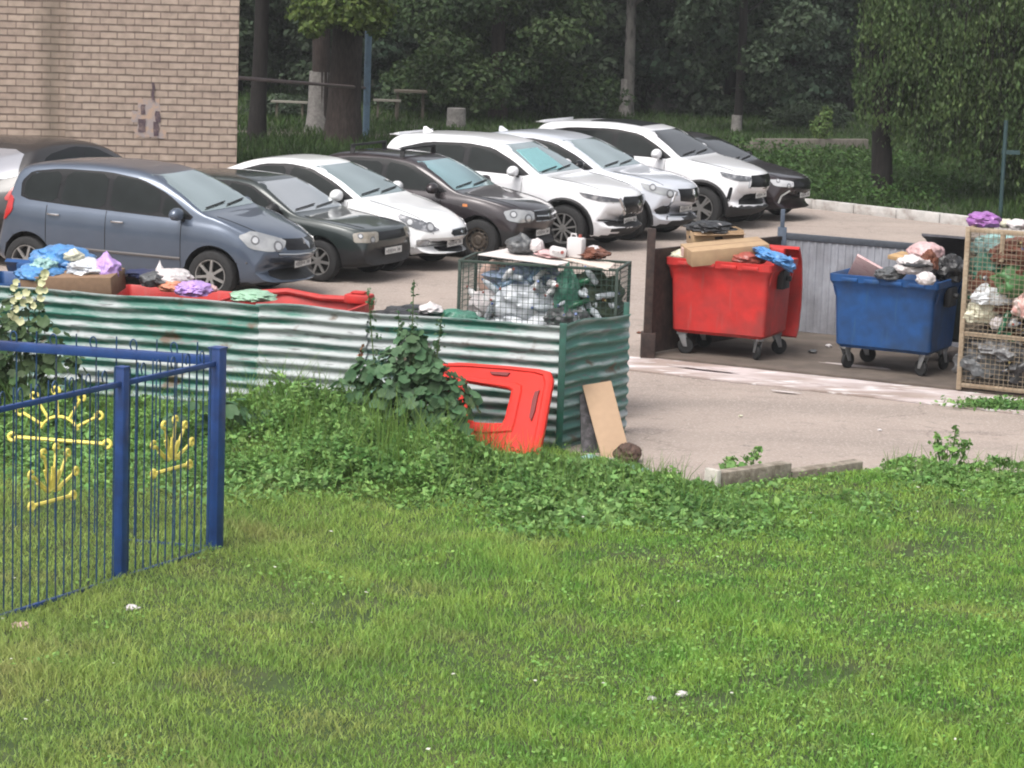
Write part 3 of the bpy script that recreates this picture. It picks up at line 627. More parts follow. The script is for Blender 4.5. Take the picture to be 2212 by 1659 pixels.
    if S.get('sunshade'):
        a, b, c0, c1 = S['sunshade']
        patch('sunshade', [(L, y, z) for y, z in ((a*yb, zc+c0), (b*yb, zc+c0), (b*yt*.95, zc+c1), (a*yt*.95, zc+c1))], (-1, 0, 0), mat('sunshade_teal', (.30, .62, .64), .35, metal=.3, var=.1, vscale=8), off=.012, mirror=False, far=9)
    if 'rw' in S:
        z0, z1 = S['rw']; ty = hw*.72; ty2 = hw*.6
        patch('rear_window', [(0, -ty, z0), (0, ty, z0), (0, ty2, z1), (0, -ty2, z1)], (1, 0, 0), S.get('rglass', GLASS), off=.004, mirror=False, rnd=1, rings_=6, far=9)
    for dd, z0, z1 in S.get('seams', []):              # door gaps
        pts = [snap((L-dd-S.get('rake', 0)*(z-.5), -hw, z), near, .001) for z in np.linspace(z0, z1, 10)]
        for sgn in (1, -1): MB().tube([Vector((p.x, p.y*sgn, p.z)) for p in pts], .005, 5).build('door_seam', SEAM, body)
    for d0, d1, zf in S.get('strips', []):             # side rubbing strip
        pts = [snap((L-d0-(d1-d0)*t, -hw, zf+.03*t), near, .0) for t in np.linspace(0, 1, 14)]
        for sgn in (1, -1): MB().tube([Vector((p.x, p.y*sgn, p.z)) for p in pts], .022, 6).build('side_moulding', S.get('strip_m', BLK), root, smooth=True)
    for dd, z in S.get('handles', []):
        for sgn in (1, -1):
            p = snap((L-dd, -hw, z), near, .012); q = snap((L-dd-.17, -hw, z+.005), near, .012); mm = (p+q)/2+Vector((0, -.022, 0))
            MB().tube([Vector((v.x, v.y*sgn, v.z)) for v in (p, p*.7+mm*.3+Vector((0, -.012, 0)), mm, q*.7+mm*.3+Vector((0, -.012, 0)), q)], .014, 6).build('door_handle', S.get('handle_m', pm), root, smooth=True)
    dg_ = Vector((-.75, .66, 0))
    hl = S['lamp']                                     # list of (d, y, z)
    lens = patch('headlight', [(L-d, -y, z) for d, y, z in hl], dg_, S.get('lamp_m', LAMP), off=.010, rnd=1, step=.04, rings_=5)
    hc = np.array([(L-d, -y, z) for d, y, z in hl]); cc = hc.mean(0); ax_ = hc[len(hc)//2]-hc[0]; ax_ = ax_/np.linalg.norm(ax_); zspan = hc[:, 2].max()-hc[:, 2].min()
    for t_, rr_ in S.get('bulbs', ((-.26, .27), (.18, .22))):
        c_ = cc+ax_*t_*np.linalg.norm(hc.max(0)-hc.min(0)); rad_ = rr_*min(zspan, .2)
        u_ = np.array([-dg_.y, dg_.x, 0]); 
        for mm_, kk, of_ in ((RING, 1.25, .014), (BULB, .8, .019)):
            pl_ = [tuple(c_+u_*math.cos(a)*rad_*kk+np.array([0, 0, 1])*math.sin(a)*rad_*kk) for a in np.linspace(0, 2*math.pi, 13)[:-1]]
            for o_, ln_o in zip(patch('reflector', pl_, dg_, mm_, off=of_, step=.05, rings_=2), lens): o_.parent = ln_o
    if 'blink' in S: patch('indicator', [(L-d, -y, z) for d, y, z in S['blink']], dg_, S.get('blink_m', AMBER), off=.012, rnd=1, step=.04)
    if 'fog' in S: patch('fog_lamp', [(L-d, -y, z) for d, y, z in S['fog']], dg_, S.get('fog_m', GLOSSBLK), off=.006, rnd=1, step=.04)
    for g in S.get('grille', []):                      # (name, poly(y,z), material)
        patch(g[0], [(L, y, z) for y, z in g[1]]+[(L, -y, z) for y, z in g[1][::-1]], (-1, 0, 0), g[2], off=g[3] if len(g) > 3 else .005, mirror=False, step=.05, rings_=5, rnd=g[4] if len(g) > 4 else 0)
    for g in S.get('chrome', []):                      # chrome bars on the nose: list of (y,z) polylines, radius
        for sgn in ((1, -1) if g[2] else (1,)):
            pts = [snap((L, y, z), (-1, 0, 0), .006) for y, z in g[0]]
            MB().tube([Vector((p.x, p.y*sgn, p.z)) for p in pts], g[1], 6).build('chrome_trim', g[3] if len(g) > 3 else CHROME, root, smooth=True)
    py, pz = 0, S['plate']
    pc = snap((L, 0, pz), (-1, 0, 0), .02); pl = MB(); pl.box((-.008, -.26, -.056), (.008, .26, .056)); o = pl.build('number_plate', BLK, root, bevel=.004); o.location = pc
    q_ = MB(); q_.box((.008, -.25, -.046), (.011, .25, .046)); q_.m = 1                                          # the characters are too blurred to read: dark strokes of their size
    for i_, (y_, h_) in enumerate([(-.205, .022), (-.155, .033), (-.105, .033), (-.055, .033), (-.005, .022), (.045, .022), (.150, .024), (.190, .024)]):
        q_.box((.011, y_-.015, -h_), (.0125, y_-.006, h_-.004)); q_.box((.011, y_+.004, -h_), (.0125, y_+.013, h_-.008)); q_.box((.011, y_-.006, -h_*.2), (.0125, y_+.004, h_*.15))
    q_.box((.011, .108, -.04), (.0125, .112, .04)); q_.build('plate_face', [PLATE, INK], o)
    # bonnet shut line and cowl
    for sgn in (-1, 1):
        pts = []
        for t_ in np.linspace(0, 1, 9):
            xx = L-.22-(S['top'][5][0]-.2)*t_; q, _ = ray((xx, -hw*(.62+.16*t_), 3), (0, 0, -1))
            if q is not None: pts.append(Vector((q.x, sgn*abs(q.y), q.z+.001)))
        if len(pts) > 3: MB().tube(pts, .0055, 5).build('bonnet_seam', SEAM, body)
    # mirrors
    md, mz = S['mirror']
    for sgn in (-1, 1):
        b_ = MB(); rg = []
        for t, k in ((0, .35), (.12, .8), (.35, 1), (.7, .96), (.93, .7), (1, .4)):
            rg.append([Vector((.07-t*.15, math.cos(a)*.130*k*(1-.12*math.sin(a)), math.sin(a)*.085*k)) for a in [2*math.pi*j/12 for j in range(12)]])
        b_.loft(rg); base = snap((L-md, -hw, mz-.10), near, 0)
        mo = b_.build('mirror', S.get('mirror_m', pm), root, smooth=True, ang=60); mo.location = (L-md-.03, sgn*(abs(base.y)+.15), mz)
        st = MB(); st.tube([(0, -sgn*.04, -.03), (.02, -sgn*.16, -.09)], .022, 6).build('mirror_arm', BLK, mo)
    # wipers
    for y0, y1 in ((-.62, .02), (-.02, .58)):
        pts = [snap((L, y0+(y1-y0)*t, zc+.022+.035*t), (-1, 0, 0), .02, 9) for t in np.linspace(0, 1, 6)]
        MB().tube(pts, .010, 5).build('wiper', BLK, root)
    # wheels
    mt, mr = wheel_meshes(r, S.get('tw', .205), S['rim'], S['key'])
    for ax in axles:
        for sgn in (-1, 1):
            wo = bpy.data.objects.new('wheel', mt); COL.objects.link(wo); wo.parent = root
            wo.location = (ax, sgn*(hw-.115), r); wo.rotation_euler = (0, random.uniform(0, 6) if sgn < 0 else 0, 0 if sgn < 0 else math.pi)
            ro = bpy.data.objects.new('rim', mr); COL.objects.link(ro); ro.parent = wo
    if S.get('arch_trim'):
        for ax in axles:
            for sgn in (-1, 1):
                pts = []
                for a in np.linspace(R(-12), R(192), 22):
                    p = Vector((ax+math.cos(a)*(Ra+.02), -hw, r+.015+math.sin(a)*(Ra+.02))); q, n_ = ray(p-Vector((0, 1, 0)), near)
                    if q is None: continue
                    pts.append(Vector((q.x, (q.y-.002)*-sgn if False else sgn*abs(q.y-.002), q.z)))
                if len(pts) > 4: MB().tube(pts, S['arch_trim'], 6).build('arch_trim', S.get('arch_m', BLK), root, smooth=True)
    # roof rails
    if S.get('rails'):
        d0, d1, m_, lift = S['rails']
        for sgn in (-1, 1):
            pts = []
            for t in np.linspace(0, 1, 9):
                x = L-d0-(d1-d0)*t; zb = min(belt(x), top(x)-.035); yy = .945*hw*ww(x)-tum*(top(x)-zb)*.92-.04
                q, _ = ray((x, -yy, 3), (0, 0, -1)); z = q.z+(lift if 0 < t < 1 else 0); pts.append(Vector((x, sgn*yy, z)))
            MB().tube(pts, .016, 6).build('roof_rail', m_, root, smooth=True)
    if S.get('crossbars'):
        for dd in S['crossbars']:
            x = L-dd; q, _ = ray((x, 0, 3), (0, 0, -1)); b_ = MB(); b_.bar((x, -.56, q.z+.09), (x, .56, q.z+.09), .05, .03)
            for s_ in (-1, 1): b_.bar((x, s_*.52, q.z+.09), (x, s_*.55, q.z-.06), .07, .03)
            b_.build('roof_bar', BLK, root)
    if S.get('fin'):
        x = L-S['fin']; q, _ = ray((x, 0, 3), (0, 0, -1)); b_ = MB()
        b_.loft([[Vector((x+.10, 0, q.z-.01)), Vector((x-.10, -.03, q.z-.01)), Vector((x-.10, .03, q.z-.01))], [Vector((x-.05, 0, q.z+.075)), Vector((x-.10, -.008, q.z+.075)), Vector((x-.10, .008, q.z+.075))]]).build('antenna', pm, root)
    if S.get('spoiler'):
        d0, ln, zz_ = S['spoiler']; b_ = MB(); x = L-d0
        b_.loft([[Vector((x-t*ln, s_*hw*.66*(1-.12*t), zz_+k)) for s_, k in ((-1, .015), (-1, .05*(1-t)+.02), (1, .05*(1-t)+.02), (1, .015))] for t in (0, .4, .8, 1)])
        b_.build('spoiler', pm, root, bevel=.01)
    if S.get('taillight'):
        patch('tail_light', [(L-d, -y, z) for d, y, z in S['taillight']], (.5, .86, 0), REDL, off=.012, rnd=1, step=.05)
    if S.get('sunroof'):
        d0, d1, hw_ = S['sunroof']
        patch('glass_roof', [(L-d0, -hw_, 3), (L-d0, hw_, 3), (L-d1, hw_, 3), (L-d1, -hw_, 3)], (0, 0, -1), GLOSSBLK, off=.004, mirror=False) if False else None
        pp = []
        b_ = MB()
        nx, ny = 8, 6; vs = []
        for i in range(nx+1):
            for j in range(ny+1):
                q, _ = ray((L-d0-(d1-d0)*i/nx, -hw_+2*hw_*j/ny, 3), (0, 0, -1)); vs.append(q+Vector((0, 0, .004)))
        b_.add(vs, [(i*(ny+1)+j, i*(ny+1)+j+1, (i+1)*(ny+1)+j+1, (i+1)*(ny+1)+j) for i in range(nx) for j in range(ny)]); b_.build('glass_roof', GLOSSBLK, root, smooth=True)
    # underbody so light does not pass below
    root.rotation_euler = (0, 0, -th); h = Vector((math.cos(th), -math.sin(th), 0))
    root.location = Vector((loc_front[0], loc_front[1], ground)) - h*L*scale; root.scale = (scale,)*3
    return root
CARS = {}
CARS['mpv'] = dict(key='mpv', L=4.36, W=1.81, wb=2.69, fo=1.02, r=.325, rim='y7', cf=.42, tum=.30, paint=paint('paint_blue_grey', (.105, .135, .19), .45, .35),
    top=[(0, .52), (.03, .66), (.10, .77), (.30, .89), (.62, .99), (1.0, 1.08), (1.12, 1.105), (1.55, 1.36), (1.95, 1.555), (2.3, 1.625), (2.9, 1.655), (3.5, 1.63), (3.9, 1.57), (4.0, 1.50), (4.1, 1.2), (4.22, .95), (4.30, .7), (4.36, .5)],
    belt=[(0, .5), (.3, .80), (1.0, .97), (2.0, 1.02), (3.3, 1.07), (4.3, 1.1)],
    dlo=[(1.24, 1.02), (1.7, 1.33), (2.1, 1.49), (2.6, 1.555), (3.3, 1.555), (3.72, 1.50), (3.86, 1.36), (3.84, 1.14), (2.9, 1.085), (1.9, 1.04)], dlo_r=1,
    windows=[[(1.34, 1.05), (1.72, 1.31), (1.76, 1.06)], [(1.80, 1.07), (1.80, 1.34), (2.1, 1.46), (2.50, 1.52), (2.50, 1.085)], [(2.58, 1.09), (2.58, 1.525), (3.18, 1.525), (3.24, 1.12)], [(3.3, 1.125), (3.26, 1.52), (3.68, 1.475), (3.80, 1.34), (3.78, 1.16)]],
    ws=(1.13, 1.545), rw=(1.15, 1.48), seams=[(1.45, .3, 1.03), (2.54, .3, 1.06), (3.42, .45, 1.08)], strips=[(1.45, 3.35, .52)], strip_m=mat('grey_moulding', (.12, .11, .11), .6),
    handles=[(2.28, .93), (3.22, .965)], handle_m=CHROME, lamp=[(.12, .52, .70), (.05, .50, .80), (.40, .80, .92), (.62, .86, .86), (.42, .86, .70), (.2, .7, .66)],
    grille=[('grille', [(.08, .80), (.45, .82), (.43, .68), (.10, .66)], GLOSSBLK, .006), ('lower_intake', [(.0, .405), (.50, .41), (.56, .36), (.46, .29), (.0, .285)], BLK, .008), ('emblem', [(.0, .80), (.055, .735), (.0, .67)], CHROME, .02)],
    chrome=[([(-.55, .635), (-.3, .62), (0, .615), (.3, .62), (.55, .635)], .016, False), ([(-.80, .52), (-.4, .50), (0, .495), (.4, .50), (.80, .52)], .012, False, mat('grey_moulding', (.12, .11, .11), .6))],
    plate=.50, mirror=(1.42, 1.10), mirror_m=paint('paint_blue_grey', (.105, .135, .19)), taillight=[(4.10, .80, 1.22), (3.98, .86, 1.14), (3.96, .88, .98), (4.10, .86, .84), (4.28, .76, .86), (4.26, .70, 1.18)])
CARS['hatch'] = dict(key='hatch', L=4.05, W=1.69, wb=2.47, fo=.80, r=.30, rim='y7', cf=.09, cr=.08, tum=.36, paint=paint('paint_dark_green', (.022, .033, .032), .3, .4, .15),
    top=[(0, .50), (.02, .66), (.06, .76), (.25, .80), (.7, .865), (1.1, .91), (1.18, .925), (1.5, 1.10), (1.9, 1.33), (2.1, 1.385), (2.6, 1.41), (3.2, 1.40), (3.5, 1.36), (3.8, 1.08), (3.98, .9), (4.03, .7), (4.05, .5)],
    belt=[(0, .5), (.2, .74), (1.1, .86), (2.2, .90), (4.0, .92)],
    dlo=[(1.35, .90), (1.6, 1.08), (2.0, 1.29), (2.3, 1.33), (3.1, 1.32), (3.4, 1.26), (3.55, .96), (2.4, .915)],
    windows=[[(1.45, .93), (1.75, 1.12), (2.02, 1.265), (2.38, 1.30), (2.38, .94)], [(2.46, .945), (2.46, 1.30), (3.05, 1.295), (3.15, .96)]],
    screen=mat('windscreen_pale', (1, 1, 1), .10, metal=.8, spec=1, col2=(.6, .66, .68), vscale=.8, vsoft=.3, thr=.6, detail=1), ws=(.95, 1.33), rw=(.98, 1.32), seams=[(1.5, .25, .9), (2.42, .25, .92)], strips=[(1.3, 3.2, .50)], handles=[(2.25, .80)], handle_m=BLK, bump_dark=.50,
    lamp=[(.03, .44, .60), (.02, .44, .745), (.12, .76, .745), (.22, .80, .72), (.20, .80, .60), (.1, .7, .60)], lamp_m=mat('lamp_old', (.5, .47, .42), .2, metal=.3, col2=(.3, .26, .2), vscale=8, coat=.5),
    grille=[('grille', [(.0, .735), (.42, .735), (.42, .62), (.0, .62)], GLOSSBLK, .006)], plate=.46, mirror=(1.45, 1.0), mirror_m=BLK)
CARS['sedan'] = dict(key='sedan', L=4.37, W=1.70, wb=2.57, fo=.85, r=.305, rim='sp6', cf=.40, tum=.40, paint=paint('paint_white_a', (.98, .99, 1.0), 0, .3),
    top=[(0, .42), (.03, .56), (.12, .67), (.40, .80), (.8, .89), (1.15, .96), (1.22, .975), (1.6, 1.19), (2.05, 1.385), (2.35, 1.455), (2.7, 1.47), (3.1, 1.43), (3.5, 1.29), (3.85, 1.12), (4.1, 1.05), (4.3, .98), (4.35, .75), (4.37, .5)],
    belt=[(0, .4), (.3, .66), (1.1, .90), (2.2, .96), (3.4, 1.02), (4.3, .98)],
    dlo=[(1.32, .95), (1.7, 1.18), (2.15, 1.36), (2.5, 1.40), (2.9, 1.38), (3.3, 1.26), (3.62, 1.08), (2.6, .99)],
    windows=[[(1.48, .985), (1.78, 1.17), (2.15, 1.32), (2.44, 1.365), (2.44, 1.0)], [(2.53, 1.005), (2.53, 1.36), (2.9, 1.34), (3.2, 1.24), (3.32, 1.04)]],
    ws=(1.0, 1.385), rw=(1.1, 1.38), seams=[(1.45, .25, .93), (2.48, .25, .98)], handles=[(2.3, .82), (3.2, .86)],
    lamp=[(.12, .46, .60), (.28, .62, .71), (.62, .80, .82), (.58, .82, .74), (.34, .78, .62), (.2, .62, .57)], lamp_m=LAMPD,
    fog=[(.18, .62, .36), (.18, .60, .46), (.38, .72, .47), (.34, .76, .38)], fog_m=mat('fog_lens', (.3, .3, .31), .15, metal=.4, col2=(.6, .6, .6), vscale=12),
    grille=[('grille', [(.0, .60), (.20, .60), (.26, .545), (.2, .50), (.0, .50)], GLOSSBLK, .006), ('lower_intake', [(.0, .33), (.34, .34), (.40, .25), (.3, .20), (.0, .20)], BLK, .008), ('emblem', [(.0, .575), (.06, .553), (.0, .53)], CHROME, .02)],
    chrome=[([(-.22, .59), (0, .60), (.22, .59)], .01, False), ([(-.2, .505), (0, .50), (.2, .505)], .008, False)], plate=.41, mirror=(1.52, 1.03))
CARS['brown'] = dict(key='brown', L=4.26, W=1.70, wb=2.48, fo=.82, r=.31, rim='steel', cf=.26, tum=.37, paint=paint('paint_dark_brown', (.035, .026, .030), .4, .38, .15),
    top=[(0, .48), (.02, .66), (.08, .77), (.3, .86), (.7, .93), (1.1, .985), (1.18, 1.0), (1.55, 1.21), (1.95, 1.41), (2.3, 1.485), (2.8, 1.50), (3.3, 1.47), (3.7, 1.32), (4.0, 1.12), (4.15, 1.0), (4.22, .8), (4.26, .5)],
    belt=[(0, .5), (.25, .76), (1.1, .92), (2.2, .96), (3.4, 1.0), (4.2, 1.0)],
    dlo=[(1.32, .97), (1.65, 1.18), (2.05, 1.37), (2.5, 1.42), (3.2, 1.40), (3.6, 1.24), (3.75, 1.08), (2.5, 1.0)],
    windows=[[(1.45, 1.0), (1.75, 1.18), (2.1, 1.33), (2.42, 1.375), (2.42, 1.02)], [(2.51, 1.025), (2.51, 1.375), (3.15, 1.355), (3.42, 1.22), (3.45, 1.06)]],
    ws=(1.025, 1.40), rw=(1.08, 1.40), seams=[(1.45, .25, .95), (2.46, .25, .98)], handles=[(2.3, .83), (3.25, .86)], bump_dark=.47, crossbars=(2.25, 3.1),
    screen=mat('windscreen_teal', (.55, .85, .88), .08, metal=.7, spec=1, col2=(.22, .33, .34), vscale=.8, vsoft=.2, thr=.6, detail=1),
    lamp=[(.06, .42, .63), (.04, .44, .76), (.22, .74, .80), (.38, .80, .76), (.30, .80, .63), (.16, .68, .60)],
    grille=[('grille', [(.0, .75), (.36, .76), (.34, .62), (.0, .62)], GLOSSBLK, .006), ('emblem', [(.0, .71), (.06, .68), (.0, .65)], CHROME, .02)],
    chrome=[([(-.34, .69), (-.1, .68), (.1, .68), (.34, .69)], .016, False), ([(-.36, .615), (0, .605), (.36, .615)], .010, False), ([(-.35, .76), (0, .765), (.35, .76)], .008, False)],
    blink=[(.98, .84, .80), (.98, .84, .84), (1.06, .84, .84), (1.06, .84, .80)], plate=.44, mirror=(1.5, 1.05), mirror_m=paint('paint_dark_brown', (.035, .026, .030)))
CARS['suv'] = dict(bulbs=(), key='suv', L=4.55, W=1.84, wb=2.70, fo=.92, r=.36, rim='sp10', cf=.40, tum=.38, zf=.40, arch=1.16, paint=paint('paint_white_b', (.97, .97, 1.0), 0, .3), clad=.36, cladf=1.2,
    top=[(0, .56), (.02, .76), (.07, .88), (.25, .97), (.7, 1.06), (1.2, 1.12), (1.32, 1.135), (1.7, 1.36), (2.1, 1.575), (2.4, 1.645), (2.8, 1.675), (3.4, 1.67), (3.95, 1.635), (4.12, 1.56), (4.28, 1.3), (4.45, 1.05), (4.52, .8), (4.55, .5)],
    belt=[(0, .55), (.3, .88), (1.2, 1.06), (2.4, 1.12), (3.6, 1.18), (4.5, 1.2)],
    dlo=[(1.5, 1.12), (1.85, 1.34), (2.25, 1.52), (2.7, 1.57), (3.4, 1.55), (3.9, 1.42), (4.05, 1.30), (3.6, 1.20), (2.5, 1.15)],
    windows=[[(1.65, 1.155), (1.95, 1.33), (2.3, 1.475), (2.63, 1.52), (2.63, 1.17)], [(2.73, 1.175), (2.73, 1.52), (3.3, 1.505), (3.5, 1.46), (3.5, 1.21)]],
    ws=(1.16, 1.57), rw=(1.2, 1.5), sunshade=(-.9, .35, .03, .33), seams=[(1.65, .3, 1.1), (2.68, .3, 1.14)], handles=[(2.5, 1.0), (3.45, 1.04)], arch_trim=.035, fin=3.75, spoiler=(3.98, .21, 1.59),
    lamp=[(.12, .50, .79), (.10, .50, .84), (.42, .78, .90), (.66, .88, .94), (.55, .88, .86), (.3, .76, .80)], lamp_m=mat('lamp_slit', (.11, .11, .12), .12, metal=.4, col2=(.45, .43, .43), vscale=11, vsoft=.08, thr=.55, coat=.6),
    grille=[('grille', [(.0, .86), (.36, .87), (.42, .80), (.32, .62), (.2, .56), (.0, .55)], GLOSSBLK, .008), ('lower_intake', [(.0, .46), (.62, .48), (.55, .33), (.0, .32)], BLK, .008), ('emblem', [(.0, .80), (.08, .74), (.0, .68)], CHROME, .025)],
    chrome=[([(.46, .85), (.44, .78), (.33, .61), (.2, .545), (0, .535), (-.2, .545), (-.33, .61), (-.44, .78), (-.46, .85)], .03, False), ([(.3, .47), (.5, .49), (.74, .52)], .012, True, GLOSSBLK)],
    plate=.46, mirror=(1.72, 1.20))
CARS['silver_suv'] = dict(key='ssuv', L=4.40, W=1.81, wb=2.67, fo=.88, r=.35, rim='sp6', cf=.42, tum=.40, zf=.36, paint=paint('paint_silver', (.72, .75, .82), .15, .33), clad=.36, cladf=1.1,
    top=[(0, .55), (.02, .74), (.07, .86), (.25, .95), (.7, 1.03), (1.15, 1.08), (1.25, 1.095), (1.65, 1.32), (2.1, 1.53), (2.45, 1.60), (2.9, 1.62), (3.4, 1.58), (3.9, 1.45), (4.1, 1.25), (4.3, 1.05), (4.38, .8), (4.40, .5)],
    belt=[(0, .55), (.3, .86), (1.2, 1.02), (2.4, 1.08), (3.6, 1.14), (4.4, 1.15)],
    dlo=[(1.42, 1.08), (1.8, 1.30), (2.25, 1.48), (2.7, 1.53), (3.3, 1.48), (3.75, 1.30), (3.6, 1.17), (2.5, 1.11)],
    windows=[[(1.56, 1.11), (1.9, 1.29), (2.3, 1.44), (2.58, 1.48), (2.58, 1.13)], [(2.68, 1.135), (2.68, 1.48), (3.2, 1.445), (3.45, 1.36), (3.45, 1.17)]],
    ws=(1.12, 1.52), rw=(1.18, 1.45), seams=[(1.55, .3, 1.05), (2.63, .3, 1.1)], handles=[(2.45, .96), (3.3, 1.0)], fin=3.5, mirror_m=GLOSSBLK, arch_trim=.03,
    lamp=[(.10, .48, .74), (.08, .48, .82), (.38, .76, .90), (.60, .84, .95), (.50, .86, .84), (.26, .74, .76)],
    fog=[(.14, .50, .44), (.12, .50, .56), (.26, .70, .58), (.36, .80, .52), (.28, .74, .44)], fog_m=BLK,
    grille=[('grille', [(.0, .84), (.40, .85), (.38, .66), (.0, .62)], GLOSSBLK, .008), ('emblem', [(.0, .83), (.06, .74), (.0, .65)], CHROME, .025), ('lower_intake', [(.0, .42), (.40, .42), (.36, .34), (.0, .34)], BLK, .008)],
    chrome=[([(.46, .56), (.52, .66), (.47, .80)], .02, True), ([(-.78, .41), (-.5, .40), (-.2, .385), (.2, .385), (.5, .40), (.78, .41)], .014, False)], plate=.53, mirror=(1.62, 1.16))
CARS['crossover'] = dict(bulbs=(), key='cross', L=4.50, W=1.86, wb=2.67, fo=.86, r=.36, rim='twin5', cf=.36, tum=.36, zf=.38, paint=paint('paint_white_c', (.97, .97, 1.0), 0, .3), clad=.38, cladf=.0, arch_trim=.04,
    top=[(0, .60), (.02, .80), (.06, .92), (.22, 1.0), (.6, 1.08), (1.1, 1.15), (1.22, 1.165), (1.6, 1.40), (1.95, 1.595), (2.3, 1.67), (2.8, 1.70), (3.5, 1.68), (4.0, 1.62), (4.15, 1.52), (4.3, 1.25), (4.43, 1.0), (4.48, .8), (4.50, .5)],
    belt=[(0, .6), (.3, .92), (1.2, 1.09), (2.4, 1.14), (3.6, 1.20), (4.5, 1.2)],
    dlo=[(1.4, 1.15), (1.75, 1.37), (2.1, 1.54), (2.6, 1.60), (3.4, 1.58), (3.9, 1.50), (4.02, 1.36), (3.5, 1.22), (2.4, 1.17)],
    windows=[[(1.55, 1.18), (1.85, 1.36), (2.15, 1.50), (2.5, 1.55), (2.5, 1.19)], [(2.6, 1.2), (2.6, 1.55), (3.2, 1.535), (3.4, 1.50), (3.4, 1.23)], [(3.48, 1.24), (3.48, 1.52), (3.82, 1.46), (3.9, 1.36)]],
    ws=(1.19, 1.59), rw=(1.22, 1.5), screen=mat('windscreen_dark', (.05, .052, .055), .06, metal=.3, spec=1), seams=[(1.55, .3, 1.13), (2.55, .3, 1.16)], handles=[(2.35, 1.02), (3.3, 1.06)], sunroof=(2.2, 3.2, .45), spoiler=(4.0, .19, 1.60),
    lamp=[(.06, .50, .84), (.05, .50, .91), (.28, .74, .95), (.50, .86, 1.0), (.42, .88, .92), (.2, .74, .84)], lamp_m=LAMPD, bump_dark=.42,
    fog=[(.30, .84, .50), (.26, .80, .74), (.31, .83, .74), (.36, .88, .50)], fog_m=GLOSSBLK,
    grille=[('grille', [(.0, .93), (.40, .93), (.46, .74), (.0, .72)], GLOSSBLK, .008), ('lower_intake', [(.0, .60), (.34, .62), (.58, .44), (.0, .42)], BLK, .008), ('emblem', [(.0, .87), (.06, .83), (.0, .79)], CHROME, .02)],
    chrome=[([(.45, .92), (.49, .73), (0, .70), (-.49, .73), (-.45, .92)], .014, False)], plate=.60, mirror=(1.62, 1.24))
CARS['dark_sedan'] = dict(key='dsed', L=4.55, W=1.76, wb=2.65, fo=.88, r=.32, rim='twin6', cf=.36, tum=.40, paint=paint('paint_black_red', (.030, .016, .020), .4, .33, .1),
    top=[(0, .50), (.02, .68), (.08, .78), (.35, .87), (.8, .95), (1.2, 1.01), (1.28, 1.03), (1.7, 1.26), (2.2, 1.46), (2.6, 1.52), (3.0, 1.52), (3.4, 1.44), (3.8, 1.25), (4.1, 1.10), (4.4, 1.05), (4.52, .8), (4.55, .5)],
    belt=[(0, .5), (.3, .78), (1.2, .95), (2.4, .99), (3.6, 1.03), (4.4, 1.04)],
    dlo=[(1.42, 1.0), (1.8, 1.22), (2.3, 1.42), (2.8, 1.45), (3.3, 1.37), (3.7, 1.15), (2.6, 1.03)],
    windows=[[(1.55, 1.03), (1.9, 1.22), (2.3, 1.38), (2.6, 1.41), (2.6, 1.05)], [(2.7, 1.05), (2.7, 1.41), (3.2, 1.34), (3.45, 1.1)]],
    ws=(1.05, 1.45), rw=(1.1, 1.42), screen=mat('windscreen_black', (.02, .02, .022), .08, spec=.6), handles=[(2.4, .85), (3.3, .88)],
    lamp=[(.06, .50, .66), (.04, .50, .76), (.26, .74, .80), (.42, .82, .80), (.3, .80, .68)], lamp_m=mat('lamp_bright', (.7, .7, .72), .2, metal=.2, coat=.5),
    grille=[('grille', [(.0, .80), (.46, .78), (.42, .52), (.0, .50)], GLOSSBLK, .008)], chrome=[([(.5, .60), (.6, .50), (.66, .36)], .02, True, mat('trim_pale', (.5, .5, .48), .4))], plate=.52, mirror=(1.62, 1.08), mirror_m=BLK)
CARS['black_hatch'] = dict(key='bhat', L=4.3, W=1.76, wb=2.6, fo=.85, r=.31, rim='y7', cf=.30, cr=.2, tum=.38, paint=paint('paint_black', (.016, .012, .013), .0, .6, .2),
    top=[(0, .50), (.02, .66), (.08, .76), (.35, .85), (.8, .93), (1.2, 1.0), (1.3, 1.02), (1.7, 1.27), (2.1, 1.44), (2.5, 1.50), (3.0, 1.52), (3.5, 1.48), (3.9, 1.25), (4.1, 1.05), (4.25, .8), (4.3, .5)],
    belt=[(0, .5), (.3, .76), (1.2, .94), (2.4, .98), (3.6, 1.02), (4.3, 1.0)],
    dlo=[(1.5, 1.0), (1.85, 1.22), (2.3, 1.39), (2.8, 1.43), (3.4, 1.36), (3.75, 1.15), (3.6, 1.04), (2.6, 1.01)],
    windows=[[(1.6, 1.03), (1.92, 1.21), (2.3, 1.35), (2.6, 1.385), (2.6, 1.04)], [(2.7, 1.045), (2.7, 1.39), (3.3, 1.33), (3.55, 1.16), (3.5, 1.07)]],
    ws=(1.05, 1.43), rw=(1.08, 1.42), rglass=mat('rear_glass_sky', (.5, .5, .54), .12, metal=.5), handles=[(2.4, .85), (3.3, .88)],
    lamp=[(.06, .50, .64), (.04, .50, .75), (.26, .74, .80), (.42, .82, .80), (.3, .80, .66)], grille=[('grille', [(.0, .76), (.40, .76), (.38, .6), (.0, .6)], GLOSSBLK, .006)], plate=.48, mirror=(1.6, 1.08), mirror_m=BLK,
    taillight=[(4.12, .74, 1.0), (4.1, .84, .95), (4.15, .84, .82), (4.24, .7, .84)])
